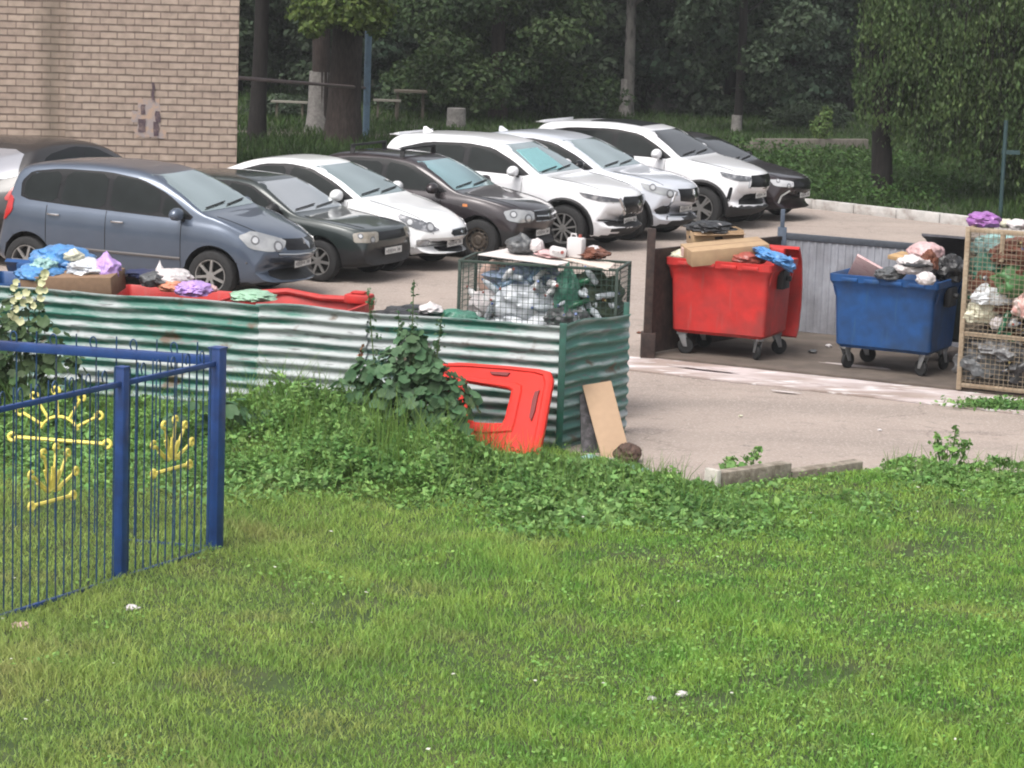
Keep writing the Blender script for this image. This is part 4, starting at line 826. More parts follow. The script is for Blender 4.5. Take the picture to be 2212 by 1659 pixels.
PLACE = [('mpv', (-2.84, 37.7), 20, 1.07, 'blue grey people carrier nearest the corrugated green bin wall, with alloy wheels'),
    ('hatch', (-1.80, 40.1), 25, 1.03, 'dark green old boxy car with square headlights, second from the brick building'),
    ('sedan', (-.82, 41.75), 24, 1.08, 'white low saloon with a small oval grille beside the dark green boxy car'),
    ('brown', (.52, 43.5), 24, 1.06, 'dark brown car with black roof bars and plain steel wheels'),
    ('suv', (2.03, 45.3), 25, 1.06, 'white tall car with a teal sunshade behind its windscreen and round black grille'),
    ('silver_suv', (3.08, 47.3), 26, 1.07, 'silvery white car half hidden behind the white car with the teal sunshade'),
    ('crossover', (4.52, 49.7), 26, 1.06, 'white tall car with black lower bumper and dark windscreen, last white one in the row'),
    ('dark_sedan', (5.45, 51.4), 27, 1.0, 'nearly black maroon car at the far end of the row by the white kerb')]
for k, p, th, sc_, lb in PLACE:
    make_car(CARS[k], p, R(th), lb, scale=sc_)
make_car(CARS['black_hatch'], (-6.15, 44.9), R(-66), 'black car seen from behind its pale rear window beside the brick wall', scale=1.2)
# ================================================================ BINS, CAGES, RUBBISH, FENCE
def rrect(w_, d_, r_, z, n=4, yo=0):
    out = []
    for cx, cy, a0 in ((w_/2-r_, d_/2-r_, 0), (-w_/2+r_, d_/2-r_, 90), (-w_/2+r_, -d_/2+r_, 180), (w_/2-r_, -d_/2+r_, 270)):
        for k in range(n+1): a = R(a0+90*k/n); out.append(Vector((cx+r_*math.cos(a), cy+r_*math.sin(a)+yo, z)))
    return out
FORK = mat('galvanised_fork', (.42, .43, .44), .4, metal=.6, var=.2)
def make_bin(loc, th, m, label, lid='hang', inside=None, md=None, rim=1.24, lidm=None):
    """four wheeled 1100 litre container; local -y faces the yard"""
    t = empty('wheeled_bin', loc, th, label, 'bin')
    b = MB(); k = rim
    b.loft([rrect(1.12, .80, .05, .27), rrect(1.20, .86, .05, .31), rrect(1.25, .93, .05, k-.24), rrect(1.27, .95, .05, k-.17), rrect(1.36, 1.04, .05, k-.09), rrect(1.37, 1.05, .05, k-.085), rrect(1.38, 1.06, .05, k), rrect(1.33, 1.01, .04, k+.004), rrect(1.30, .98, .04, k-.02), rrect(1.22, .90, .05, k-.25), rrect(1.1, .78, .05, .5)], cap1=True)
    b.build('body', m, t, smooth=True, ang=28)
    for x in (-.67, .67):                                      # trunnions
        b = MB(); b.box((x-.045, -.12, k-.33), (x+.045, .12, k-.10)); b.lathe([(.035, 0), (.035, .07)], 14, M=Matrix.Translation((x+(.03 if x > 0 else -.10), 0, k-.2)) @ Matrix.Rotation(R(90), 4, 'Y'), caps=True)
        b.build('trunnion', md or BLK, t, bevel=.01)
    b = MB()
    for x in (-.42, -.14, .14, .42): b.box((x-.10, -.55, k-.075), (x+.10, -.528, k-.03))
    b.build('grip', m, t, bevel=.008)
    for sx in (-1, 1):                                         # corner gussets below the rim
        for sy in (-1, 1):
            b = MB(); b.prism([(0, 0), (.05, .0), (.0, -.18)], -.02, .02, Matrix.Translation((sx*.635, sy*.40, k-.09)) @ (Matrix.Rotation(R(90), 4, 'X') if sx > 0 else Matrix.Rotation(R(180), 4, 'Z') @ Matrix.Rotation(R(90), 4, 'X'))); b.build('gusset', m, t)
    for sx, sy in ((-1, -1), (1, -1), (-1, 1), (1, 1)):
        c = Vector((sx*.50, sy*.33, 0)); a = random.uniform(0, 3)
        b = MB(); T = Matrix.Translation(c) @ Matrix.Rotation(a, 4, 'Z')
        b.box((-.06, -.05, .245), (.06, .05, .275), T)
        for s_ in (-1, 1): b.prism([(-.05, .25), (.05, .25), (.075, .09), (.025, .09)], s_*.034-.004, s_*.034+.004, T @ Matrix.Rotation(R(90), 4, 'X'))
        b.build('fork', FORK, t, bevel=.003)
        b = MB(); b.lathe([(.02, -.024), (.06, -.026), (.092, -.022), (.10, -.012), (.10, .012), (.092, .022), (.06, .026), (.02, .024)], 24, M=T @ Matrix.Translation((.05, 0, .10)), axis='y'); b.build('wheel', RUB, t, smooth=True)
    lm = lidm or m
    if lid == 'hang':                                          # lid swung right over the back, hanging behind the bin
        b = MB(); rg = []
        for i in range(13):
            s = i/12; x = -.66+1.32*s; wv = .0
            rg.append([Vector((x, yy+o_*.0, zz)) for yy, zz in [(.56, k+.10), (.62, k+.13), (.74, k-.05), (.80, k-.35), (.80, k-.65), (.74, k-.93), (.66, k-1.02), (.63, k-1.0), (.71, k-.9), (.765, k-.63), (.765, k-.36), (.71, k-.08), (.60, k+.085)] for o_ in (0,)])
        b.loft(rg); b.build('lid', lm, t, smooth=True, ang=40)
        for x in (-.4, 0, .4):
            b = MB(); b.box((x-.09, .50, k-.03), (x+.09, .64, k+.10)); b.build('hinge', lm, t, bevel=.015)
    if lid == 'up':
        b = MB(); rg = []
        for i in range(9):
            x = -.68+1.36*i/8
            rg.append([Vector((x, yy, zz)) for yy, zz in [(.50, k+.0), (.30, k+.16), (0.0, k+.30), (-.2, k+.36), (-.2, k+.33), (0, k+.27), (.28, k+.13), (.47, k)]])
        b.loft(rg); b.build('lid', lm, t, smooth=True, ang=40)
    b = MB(); b.loft([rrect(1.16, .86, .05, k-.42), rrect(1.2, .9, .05, k-.34)]); b.build('liner', mat('rubbish_dark', (.035, .032, .03), .9, var=.4, vscale=9), t)
    return t
REDP = mat('bin_red', (.66, .030, .026), .5, var=.14, vscale=3, col2=(.46, .045, .042), vsoft=.2, thr=.56, bump=.06, bscale=90); BLUEB = mat('bin_blue', (.010, .085, .28), .45, var=.18, vscale=3, col2=(.020, .060, .16), vsoft=.2, thr=.58, bump=.06, bscale=90)
add_spots(REDP, 2.2, .66, (.52, .075, .065), .06, (7, 7, .7)); add_spots(BLUEB, 2.2, .66, (.03, .10, .24), .06, (7, 7, .7)); add_spots(REDP, 1.6, .64, (.28, .05, .045), .08, (1, 1, .8)); add_spots(BLUEB, 1.6, .64, (.02, .05, .11), .08, (1, 1, .8))
DKG = mat('bin_black', (.02, .028, .026), .5, var=.2)
def at_local(t, x, y, z=0):
    c, s = math.cos(t.rotation_euler.z), math.sin(t.rotation_euler.z); return Vector((t.location.x+x*c-y*s, t.location.y+x*s+y*c, t.location.z+z))
TB = R(-24)
def bin_at(cx, cy, th, *a, **k):                               # cx, cy: ground point below the middle of the front face
    return make_bin((cx+math.sin(-th)*.43, cy+math.cos(th)*.43, k.pop('z', .055)), th, *a, **k)
redbin = bin_at(2.50, 33.22, TB, REDP, 'red four wheeled bin with cardboard boxes sticking out beside the brown side fence', lid='hang', rim=1.20)
bluebin = bin_at(4.42, 32.42, TB-R(3), BLUEB, 'blue four wheeled bin with pink and white rubbish left of the beige cage', lid=None, rim=1.16)
blackbin = bin_at(5.55, 33.35, TB, DKG, 'black bin squeezed between the blue bin and the beige cage', lid='up', rim=1.20, lidm=mat('lid_grey', (.13, .13, .15), .5, var=.2))
TW = math.atan2(WLd.y, WLd.x)+math.pi                          # direction of the green screen
enc1 = bin_at(-5.30, 28.98, TW, BLUEB, 'dark blue bin heaped with blue bags behind the left end of the green screen', lid='hang', z=.01, rim=1.21)
enc2 = bin_at(-3.83, 28.58, TW, REDP, 'red bin with lilac and white bags behind the green screen', lid=None, z=.01, rim=1.16)
enc3 = bin_at(-2.40, 28.20, TW, REDP, 'red bin with a mint bag behind the green screen, nearest the green cage', lid=None, z=.01, rim=1.17)
# loose hinge lumps on the last red bin
b = MB(); b.box((.40, .30, 1.15), (.68, .52, 1.25)); b.box((.46, .34, 1.25), (.62, .46, 1.28)); b.build('hinge', REDP, enc3, bevel=.02)
b = MB(); b.tube([(-.66, .45, 1.17), (-.3, .50, 1.21), (.1, .46, 1.17), (.4, .44, 1.18)], .035, 8); b.build('lid', REDP, enc3, smooth=True)
# ---- bag materials
def bagm(n, c, r=.35, tr=0, v=.2): return mat(n, c, r, var=v, vscale=6, trans=tr, coat=.15, bump=.9, bscale=26, col2=tuple(min(1, q*.62+.04) for q in c), vsoft=.12, thr=.58)
BM = dict(blue=bagm('bag_blue', (.11, .33, .70)), lilac=bagm('bag_lilac', (.58, .36, .80)), white=bagm('bag_white', (.80, .74, .74)), cream=bagm('bag_cream', (.78, .76, .58)), black=bagm('bag_black', (.022, .022, .024)), grey=bagm('bag_grey', (.10, .105, .11)),
    mint=bagm('bag_mint', (.40, .66, .46)), teal=bagm('bag_teal', (.35, .58, .56)), orange=bagm('bag_orange', (.75, .30, .18)), pink=bagm('bag_pink', (.78, .50, .50)), green=bagm('bag_green', (.06, .22, .15)), navy=bagm('cloth_navy', (.02, .03, .10), .8), purple=bagm('bag_purple', (.42, .16, .50)),
    clear=mat('film_clear', (.86, .90, .96), .35, trans=.15, var=.3, vscale=5, coat=.3), brown=bagm('cloth_brown', (.20, .07, .04), .8))
def B_(px, py, Y, w_px, h_px, m, label, dep=.5, **k):
    """bag whose picture centre sits at a surveyed spot"""
    s = Y/FPX; c = und(px, py, Y); rx = w_px*s/2; rz = h_px*s/2; fl = k.get('flat', .75)
    return bag((c.x, c.y, c.z-rz*fl), rx, rx*dep*2 if dep else rx, rz, BM[m] if m in BM else m, label, **k)
B_(135, 562, 29.35, 120, 60, 'blue', 'big blue bag slumped on the left bin, largest of the bags', amp=.25, seed=3, crease=.9, cat='bag')
B_(90, 592, 29.0, 110, 40, 'blue', 'blue bag lying low at the left end behind the yellow flowers', amp=.25, seed=8, crease=.9)
B_(95, 578, 28.95, 50, 36, 'teal', 'pale teal bag on top of the blue bags', amp=.3, seed=5, crease=1)
B_(160, 553, 28.95, 42, 26, 'cream', 'small cream bag lying on the big blue bag', amp=.25, seed=6, knot=.3)
B_(190, 580, 28.95, 80, 36, 'clear', 'clear film bundle on the right of the big blue bag', amp=.3, seed=12, crease=1)
B_(230, 583, 28.9, 58, 52, 'lilac', 'upright lilac bag with a pointed knot', amp=.2, seed=9, knot=.55, crease=.9)
B_(335, 605, 28.8, 62, 34, 'grey', 'dark grey bag slumped between the lilac bag and the white bag', amp=.25, seed=14)
B_(372, 603, 28.9, 85, 42, 'white', 'white bag with a tall knot lying over the red bin', amp=.2, seed=16, crease=.8)
B_(345, 587, 28.95, 18, 34, 'white', 'narrow white bag ear sticking up above the white bag', amp=.15, seed=17, knot=.5)
B_(375, 620, 28.7, 62, 24, 'orange', 'orange bag under the white bag', amp=.25, seed=19)
B_(418, 626, 28.55, 70, 30, 'lilac', 'low lilac bag resting on the rim beside the orange bag', amp=.3, seed=21, crease=.9)
B_(455, 624, 28.7, 30, 16, 'pink', 'small pink scrap on the red rim beside the low lilac bag', amp=.3, seed=22)
B_(548, 640, 28.5, 90, 22, 'mint', 'flat mint green bag draped over the rim of the red bin', amp=.25, seed=23, crease=.9)
B_(205, 607, 28.9, 80, 20, 'navy', 'navy cloth on the bin left of the lilac bag', amp=.35, seed=25, crease=1)
B_(318, 592, 29.1, 80, 16, 'navy', 'navy cloth behind the grey bag', amp=.35, seed=26, crease=1)
B_(930, 668, 27.85, 48, 22, 'white', 'small white bag lying alone left of the green cage', amp=.25, seed=28, knot=.6)
B_(880, 690, 28.0, 130, 50, 'black', 'black bag heap between the last red bin and the green cage', amp=.25, seed=29, crease=1)
B_(980, 694, 27.95, 110, 44, BM['green'], 'dark green bag between the black heap and the green cage', amp=.3, seed=30, crease=1)
def box_carton(loc, rz, sx, sy, sz, m, label, tilt=(0, 0), open_=False, cat='box', slot=False):
    t = empty('cardboard_box', loc, 0, label, cat); t.rotation_euler = (tilt[0], tilt[1], rz)
    b = MB(); th_ = .006
    if open_:
        b.box((-sx/2, -sy/2, 0), (sx/2, sy/2, th_)); b.box((-sx/2, -sy/2, th_), (sx/2, -sy/2+th_, sz)); b.box((-sx/2, sy/2-th_, th_), (sx/2, sy/2, sz)); b.box((-sx/2, -sy/2+th_, th_), (-sx/2+th_, sy/2-th_, sz)); b.box((sx/2-th_, -sy/2+th_, th_), (sx/2, sy/2-th_, sz))
    else: b.box((-sx/2, -sy/2, 0), (sx/2, sy/2, sz))
    b.build('carton', m, t, bevel=.004)
    f = MB()
    if open_:
        f.bar((-sx/2, -sy/2-.05, sz-.03), (sx/2, -sy/2-.05, sz-.04), .10, .005)
    else:
        f.box((-sx/2+.01, -.012, sz), (sx/2-.01, .012, sz+.002)); f.box((-sx/2-.002, -.012, sz*.4), (-sx/2, .012, sz))
    f.build('flap' if open_ else 'tape', mat('carton_dark', (.36, .24, .14), .8), t)
    if slot: s_ = MB(); s_.box((-sx/2-.003, -.05, sz*.45), (-sx/2, .05, sz*.62)); s_.box((-.05, -sy/2-.003, sz*.45), (.05, -sy/2, sz*.62)); s_.build('hand_hole', SEAM, t)
    return t
CARD = mat('cardboard', (.52, .36, .21), .85, var=.08, vscale=4, col2=(.45, .30, .18)); CARD2 = mat('cardboard_brown', (.30, .19, .12), .85, var=.1)
box_carton(und(160, 612, 28.9)-Vector((0, 0, .10)), TW+.1, 1.0, .5, .22, CARD2, 'brown cardboard box behind the screen under the blue bags', tilt=(.1, -.05))
p = und(1560, 556, 33.55); box_carton(at_local(redbin, -.02, -.22, 1.20), TB+R(38), 1.0, .46, .19, CARD, 'long closed cardboard box lying across the red bin rim', tilt=(.10, -.10))
box_carton(at_local(redbin, -.32, .22, 1.33), TB+R(32), .64, .45, .18, CARD, 'open cardboard tray with a black bag in it on the red bin', tilt=(.0, -.06), open_=True, slot=True)
B_(1535, 493, 33.95, 85, 26, 'black', 'black bag lying in the open cardboard tray', amp=.35, seed=31, crease=1)
B_(1552, 491, 33.85, 22, 14, 'white', 'small white scrap on the black bag above the red bin', amp=.3, seed=32)
B_(1475, 553, 33.6, 50, 22, 'cream', 'pale paper bag poking out at the left of the red bin', amp=.4, seed=33, crease=1)
b = MB(); b.lathe([(.03, 0), (.04, .13)], 14, caps=True); o = b.build('paper_cup', mat('cup_pink', (.78, .55, .50), .5), smooth=True, ang=40); o.location = at_local(redbin, -.50, -.42, 1.20); o.rotation_euler = (.25, .1, 0); tag(o, 'small pinkish paper cup against the long cardboard box', 'cup')
B_(1612, 558, 33.35, 78, 34, mat('film_red', (.50, .12, .09), .3, trans=.2, var=.3, vscale=5), 'reddish film bulging from the red bin under the cardboard box', amp=.2, seed=35, crease=.9)
B_(1668, 556, 33.2, 76, 24, 'blue', 'light blue bag hanging over the right corner of the red bin', amp=.35, seed=36, crease=1.1, tilt=(0, .35))
B_(1692, 568, 33.15, 36, 26, 'blue', 'torn end of light blue film hanging off the red bin', amp=.4, seed=37, crease=1.1, tilt=(0, .6))
# blue bin rubbish
STRP = mat('pink_stripes', (.72, .50, .50), .6, col2=(.45, .20, .22), vscale=30, stretch=(.2, 4, 1), vsoft=.05, thr=.6)
box_carton(at_local(bluebin, -.33, -.08, 1.12), TB+R(10), .50, .40, .035, STRP, 'pink striped flat carton leaning in the left of the blue bin', tilt=(-.9, .45))
B_(2000, 545, 32.75, 78, 44, 'pink', 'plump pink bag in the blue bin, topmost of its rubbish', amp=.15, seed=41, crease=.6)
box_carton(at_local(bluebin, .10, .10, 1.33), TB-R(18), .44, .30, .05, mat('cardboard_tan', (.55, .36, .18), .85, var=.15), 'flattened tan carton in front of the pink bag', tilt=(.1, .08))
B_(1975, 575, 32.35, 74, 40, 'white', 'white bag with a black band in the blue bin', amp=.3, seed=43, crease=.9)
B_(1978, 572, 32.22, 60, 10, 'black', 'narrow black strap lying over the white bag in the blue bin', amp=.25, seed=44)
B_(2008, 566, 32.3, 30, 42, 'brown', 'brown and black cloth lump right of the white bag in the blue bin', amp=.35, seed=45, crease=1)
B_(2000, 603, 31.85, 40, 30, 'white', 'small round white bag hanging over the blue bin rim', amp=.2, seed=46)
B_(2052, 585, 32.6, 56, 60, 'black', 'black bag piled at the right end of the blue bin', amp=.3, seed=47, crease=1)
B_(1920, 592, 32.4, 60, 26, 'grey', 'grey bag low in the middle of the blue bin', amp=.3, seed=48)
# ---------------------------------------------------------------- cages
WIREG = mat('wire_green', (.04, .075, .06), .5, var=.2); WIREB = mat('wire_beige', (.30, .24, .17), .6, var=.2); FRB = mat('frame_beige', (.48, .39, .28), .6, var=.12, vscale=5, col2=(.36, .26, .17)); FRG = mat('frame_green', (.045, .07, .055), .5, var=.2)
def cage(loc, th, w_, d_, h_, fm, wm, label, midz=(), step=.06, tube=.04, verts=()):
    t = empty('mesh_cage', loc, th, label, 'cage'); b = MB()
    for x in (tube/2, w_-tube/2):
        for y in (tube/2, d_-tube/2): b.box((x-tube/2, y-tube/2, 0), (x+tube/2, y+tube/2, h_))
    for z in (tube/2+.03, h_-tube/2)+tuple(midz):
        for y in (tube/2, d_-tube/2): b.box((tube, y-tube*.45, z-tube*.45), (w_-tube, y+tube*.45, z+tube*.45))
        for x in (tube/2, w_-tube/2): b.box((x-tube*.45, tube, z-tube*.45), (x+tube*.45, d_-tube, z+tube*.45))
    for (x, z0, z1) in verts: b.box((x-tube*.5, 0.002, z0), (x+tube*.5, tube*.9, z1))
    for (x0, x1, z) in (getattr(cage, 'extra', [])): b.box((x0, .002, z-tube*.5), (x1, tube*.9, z+tube*.5))
    b.build('frame', fm, t, bevel=.003)
    for nm, f in (('front', 0), ('back', 1), ('left', 2), ('right', 3)):
        b = MB(); Lx = w_ if f < 2 else d_; n = int(Lx/step); mz = int(h_/step); r_ = .0026
        def P(u, z):
            if f == 0: return Vector((u, -.004, z))
            if f == 1: return Vector((u, d_+.004, z))
            if f == 2: return Vector((-.004, u, z))
            return Vector((w_+.004, u, z))
        for i in range(1, n): b.bar(P(Lx*i/n, .03), P(Lx*i/n, h_-.02), r_*2)
        for j in range(1, mz): b.bar(P(.02, h_*j/mz)+Vector((0, 0, 0)), P(Lx-.02, h_*j/mz), r_*2)
        b.build('wire_panel', wm, t, fix=False)
    return t
cage.extra = []
cage1 = cage((-.62, 29.0, .01), TW+R(3), 1.74, .80, 1.64, FRG, WIREG, 'dark green wire mesh cage of plastic bottles behind the green screen', tube=.032)
cage.extra = [(1.10-.02, 2.3, 1.53)]
cage2 = cage((5.17, 31.43, .05), TB-R(2), 2.3, .95, 1.90, FRB, WIREB, 'beige framed wire mesh cage of mixed rubbish at the right edge', midz=(.66,), tube=.055, step=.055, verts=((.44, 1.53, 1.87),))
cage.extra = []
# ---- bottles: one of each kind, copied
def bottle_mesh(k, m, cm):
    b = MB(); s = [1, .8, 1.15][k % 3]
    b.lathe([(.0, 0), (.034, .0), (.040, .012), (.040, .08), (.034, .10), (.040, .12), (.040, .19), (.034, .225), (.017, .262), (.013, .275), (.013, .285)], 12, M=Matrix.Scale(s, 4))
    me = b.mesh('bottle'); me.materials.append(m); me.polygons.foreach_set('use_smooth', [True]*len(me.polygons))
    for v in me.vertices:                       # crumpled
        nz = noise.noise(v.co*22+Vector((k*3, 0, 0))); v.co.x += nz*.012; v.co.y += noise.noise(v.co*19+Vector((0, k*5, 2)))*.012
    o = bpy.data.objects.new('plastic_bottle', me); COL.objects.link(o)
    c = MB(); c.lathe([(.016, .283), (.016, .303), (.001, .304)], 10, M=Matrix.Scale(s, 4)); cp = c.build('cap', cm, o, smooth=True, ang=40)
    return o
BTM = [('clear', mat('pet_clear', (.82, .88, .94), .2, trans=.25, var=.2, vscale=9), mat('cap_blue', (.10, .16, .36), .5)), ('blue', mat('pet_blue', (.30, .45, .62), .15, trans=.35), mat('cap_white', (.8, .8, .8), .4)),
       ('green', mat('pet_green', (.04, .20, .10), .15, trans=.3), mat('cap_green', (.05, .20, .10), .5)), ('white', mat('hdpe_white', (.9, .9, .9), .4), mat('cap_red', (.40, .10, .08), .5)), ('brown', mat('pet_brown', (.10, .05, .02), .15, trans=.2), mat('cap_yellow', (.45, .36, .14), .5))]
proto = {}
def put_bottle(kind, loc, rot, label, group):
    key = BTM[kind][0]
    if key not in proto: o = proto[key] = bottle_mesh(kind, BTM[kind][1], BTM[kind][2])
    else: o = copy_tree(proto[key])
    o.location = loc; o.rotation_euler = rot; s = random.uniform(.7, 1.0); o.scale = (s, s, s*random.uniform(.75, 1.05)); tag(o, label, 'bottle', group)
rb = random.Random(4)
for k in range(120):
    u = rb.uniform(.20, 1.54); zz = rb.uniform(.95, 1.46); yy = rb.choice([.20, .28, .40])+rb.uniform(-.03, .03)
    if u < .35 and zz > 1.28: continue
    kind = rb.choice([0, 0, 1, 3, 3, 3]) if u < 1.05 else rb.choice([2, 4, 0, 3, 2, 0])
    put_bottle(kind, at_local(cage1, u, yy, zz), (rb.uniform(0, 6.3), rb.uniform(0, 6.3), rb.uniform(0, 6.3)), 'crumpled %s plastic bottle in the dark green cage' % BTM[kind][0], '%s bottles in the green cage' % BTM[kind][0])
for k in range(170):
    u = rb.uniform(.17, 1.0); zz = rb.uniform(.24, 1.70); yy = rb.choice([.20, .28, .40])+rb.uniform(-.03, .03)
    kind = rb.choice([2, 2, 0, 4, 1, 3]) if zz > .75 else rb.choice([4, 4, 0, 2, 4])
    put_bottle(kind, at_local(cage2, u, yy, zz), (rb.uniform(0, 6.3), rb.uniform(0, 6.3), rb.uniform(0, 6.3)), 'crumpled %s plastic bottle in the beige cage' % BTM[kind][0], '%s bottles in the beige cage' % BTM[kind][0])
def inbag(c, u, y, z, rx, rz, m, label, **k):
    return bag(at_local(c, u, y, z), rx, k.pop('ry', rx*.6), rz, BM[m] if m in BM else m, label, **k)
inbag(cage1, .72, .32, 1.02, .36, .20, 'clear', 'large clear bag of bottles in the middle of the green cage', seed=51, crease=1, amp=.25)
inbag(cage1, .32, .30, 1.02, .22, .15, 'white', 'white bag low at the left of the green cage', seed=52, crease=1, amp=.25)
inbag(cage1, .66, .50, 1.30, .34, .15, mat('film_blue', (.35, .45, .62), .25, trans=.3, var=.3, vscale=5), 'bluish film bag high behind the bottles in the green cage', seed=53, crease=1, amp=.3)
inbag(cage1, 1.16, .16, 1.04, .12, .30, 'green', 'tall dark green bag hanging in the middle right of the green cage', seed=54, crease=1, amp=.3, ry=.10)
inbag(cage1, 1.42, .40, 1.00, .24, .28, mat('leafy_rubbish', (.05, .07, .04), .8, var=.5, vscale=9), 'dark greenish heap at the right of the green cage', seed=55, crease=1.2, amp=.35)
inbag(cage1, 1.20, .13, .98, .20, .11, 'grey', 'grey crumpled bag at the bottom right of the green cage', seed=56, crease=1.2, amp=.35, ry=.09)
inbag(cage1, .30, .55, 1.20, .20, .22, mat('wicker_pink', (.50, .34, .28), .7, var=.2), 'pinkish crate-like bundle at the top left of the green cage', seed=57, crease=.5, amp=.1)
inbag(cage1, .85, .4, .55, .55, .40, 'clear', 'sagging clear sack filling the lower green cage', seed=58, crease=1, amp=.2, ry=.3)
for args in [(.20, .12, .80, .16, .12, BM['cream'], 'beige crumpled paper low on the left above the middle rail of the beige cage', 61), (.34, .12, 1.02, .20, .12, mat('enamel_white', (.75, .78, .80), .25), 'white crushed basin behind the mesh at the left of the beige cage', 62),
    (.86, .12, .90, .22, .17, mat('bag_salmon', (.66, .36, .32), .6, col2=(.78, .66, .62), vscale=14, vsoft=.05), 'pinkish patterned bag behind the mesh in the beige cage', 63), (.22, .20, 1.28, .16, .18, BM['green'], 'green bottle bundle upper left in the beige cage', 64),
    (.60, .22, 1.12, .26, .20, mat('bag_leafgreen', (.07, .20, .06), .5, var=.3), 'leaf green bag in the centre of the beige cage', 65), (.62, .25, 1.50, .30, .15, BM['brown'], 'rust coloured heap near the top of the beige cage', 66),
    (1.02, .15, 1.28, .16, .12, BM['white'], 'white carton heap at the right edge of the beige cage', 67), (.26, .3, 1.56, .22, .14, BM['teal'], 'pale teal bag at the top left of the beige cage', 68),
    (.34, .22, .14, .34, .20, BM['grey'], 'grey sack at the bottom left of the beige cage', 69), (.90, .22, .14, .34, .22, BM['black'], 'black sack at the bottom right of the beige cage', 70), (.60, .30, .36, .42, .14, mat('net_grey', (.07, .07, .075), .7, var=.5, vscale=14, col2=(.3, .3, .3)), 'dark netting heap above the sacks in the beige cage', 71),
    (.42, .10, .74, .07, .07, BM['white'], 'small white lump on the middle rail of the beige cage', 72), (.18, .10, .36, .07, .06, BM['white'], 'small white lump low in the beige cage', 73), (1.3, .3, .8, .4, .5, BM['grey'], 'grey heap filling the right of the beige cage', 74), (.55, .5, .9, .5, .45, BM['brown'], 'dark brown mass behind the bottles in the beige cage', 75), (.55, .55, .2, .5, .3, BM['black'], 'black mass at the back bottom of the beige cage', 76)]:
    u, y, z, rx, rz, m_, lb, sd = args; inbag(cage2, u, y, z, rx, rz, m_, lb, seed=sd, crease=1.1, amp=.3, ry=min(rx*.6, y*.8))
# things on the cages
def flatsheet(loc, rz, sx, sy, m, label, tilt=(0, 0), t=.012, poly=None, name='foam_board'):
    b = MB(); poly = poly or [(-sx/2, -sy/2), (sx/2, -sy/2), (sx/2, sy/2), (-sx/2, sy/2)]
    b.prism(poly, 0, t); o = b.build(name, m, bevel=.002); o.location = loc; o.rotation_euler = (tilt[0], tilt[1], rz); return tag(o, label, 'board')
FOAM = mat('foam_white', (.78, .72, .69), .7, var=.05)
flatsheet(at_local(cage1, .72, .42, 1.66), TW-R(14), .98, .66, FOAM, 'large white board lying on the left of the green cage', tilt=(.02, .03))
flatsheet(at_local(cage1, 1.38, .30, 1.655), TW-R(18), .70, .40, mat('foam_cream', (.80, .68, .60), .7), 'smaller cream board at the right of the green cage top', tilt=(.02, .08), poly=[(-.36, -.12), (.36, -.22), (.2, .18), (-.30, .16)])
B_(1125, 530, 29.4, 62, 42, 'grey', 'dark grey bag on top of the green cage at the left', amp=.2, seed=81, crease=.6, knot=.3)
def jug(loc, rot, s, m, label):
    t = empty('jerrycan', loc, 0, label, 'container'); t.rotation_euler = rot; t.scale = (s, s, s)
    b = MB(); b.box((-.11, -.07, 0), (.11, .07, .26)); b.build('body', m, t, bevel=.03)
    b = MB(); b.lathe([(.022, .26), (.022, .30), (.001, .30)], 12, M=Matrix.Translation((.05, 0, 0))); b.build('cap', mat('cap_red', (.6, .04, .03)), t, smooth=True, ang=40)
    b = MB(); b.tube([(-.08, 0, .255), (-.07, 0, .30), (-.01, 0, .30), (.0, 0, .255)], .012, 8); b.build('handle', m, t, smooth=True); return t
WPL = mat('plastic_white', (.80, .76, .76), .4)
jug(at_local(cage1, .98, .45, 1.72), (R(80), R(10), TW+.3), .8, WPL, 'white plastic canister lying on the boards, left of the pair')
jug(at_local(cage1, 1.20, .40, 1.685), (0, 0, TW-.2), .85, WPL, 'white plastic canister standing on the boards, right of the pair')
B_(1160, 532, 29.3, 30, 32, 'white', 'small round white bag beside the dark grey bag on the green cage', amp=.2, seed=83)
B_(1195, 549, 29.25, 70, 16, 'pink', 'flat pinkish bag lying between the white canisters', amp=.25, seed=84)
B_(1280, 548, 29.2, 60, 22, 'brown', 'reddish brown cloth at the right of the green cage top', amp=.4, seed=85, crease=1)
B_(1283, 538, 29.25, 30, 16, 'white', 'small white tub on the reddish brown cloth', amp=.1, seed=86)
B_(2125, 476, 31.75, 66, 34, 'purple', 'purple bag on the left corner of the beige cage top', amp=.25, seed=87, crease=.8)
B_(2172, 484, 31.9, 30, 22, 'cream', 'cream bag on the beige cage top right of the purple bag', amp=.2, seed=88)
B_(2200, 486, 31.8, 44, 24, 'white', 'white bag on the beige cage top at the picture edge', amp=.2, seed=89)
# ---------------------------------------------------------------- red panel, cardboard, litter in front of the screen
def on_plane(px, py, P0, Nn):
    d = F0+CR*((px-1106)/FPX)-CU*((py-829.5)/FPX); o = Vector((0, 0, H)); return o+d*((P0-o).dot(Nn)/d.dot(Nn))
A_, B2, C_ = Vector((-.66, 26.93, .84)), Vector((.40, 26.62, .84)), Vector((.0, 26.28, 0)); Nn = (B2-A_).cross(C_-A_).normalized()
if Nn.y > 0: Nn = -Nn
pr = empty('red_plastic_panel', C_, 0, 'bright red moulded plastic panel with a window hole leaning on the green screen', 'panel')
outer = [(938, 787), (1000, 786), (1100, 793), (1168, 800), (1190, 806), (1196, 824), (1186, 880), (1175, 940), (1166, 985), (1120, 995), (1060, 1003), (1022, 1000), (1012, 940), (1000, 880), (975, 840), (950, 810)]
inner = [(1010, 826), (1040, 832), (1070, 836), (1098, 841), (1106, 846), (1104, 858), (1098, 880), (1092, 905), (1086, 916), (1060, 916), (1040, 915), (1024, 913), (1020, 905), (1014, 880), (1006, 850), (1004, 832)]
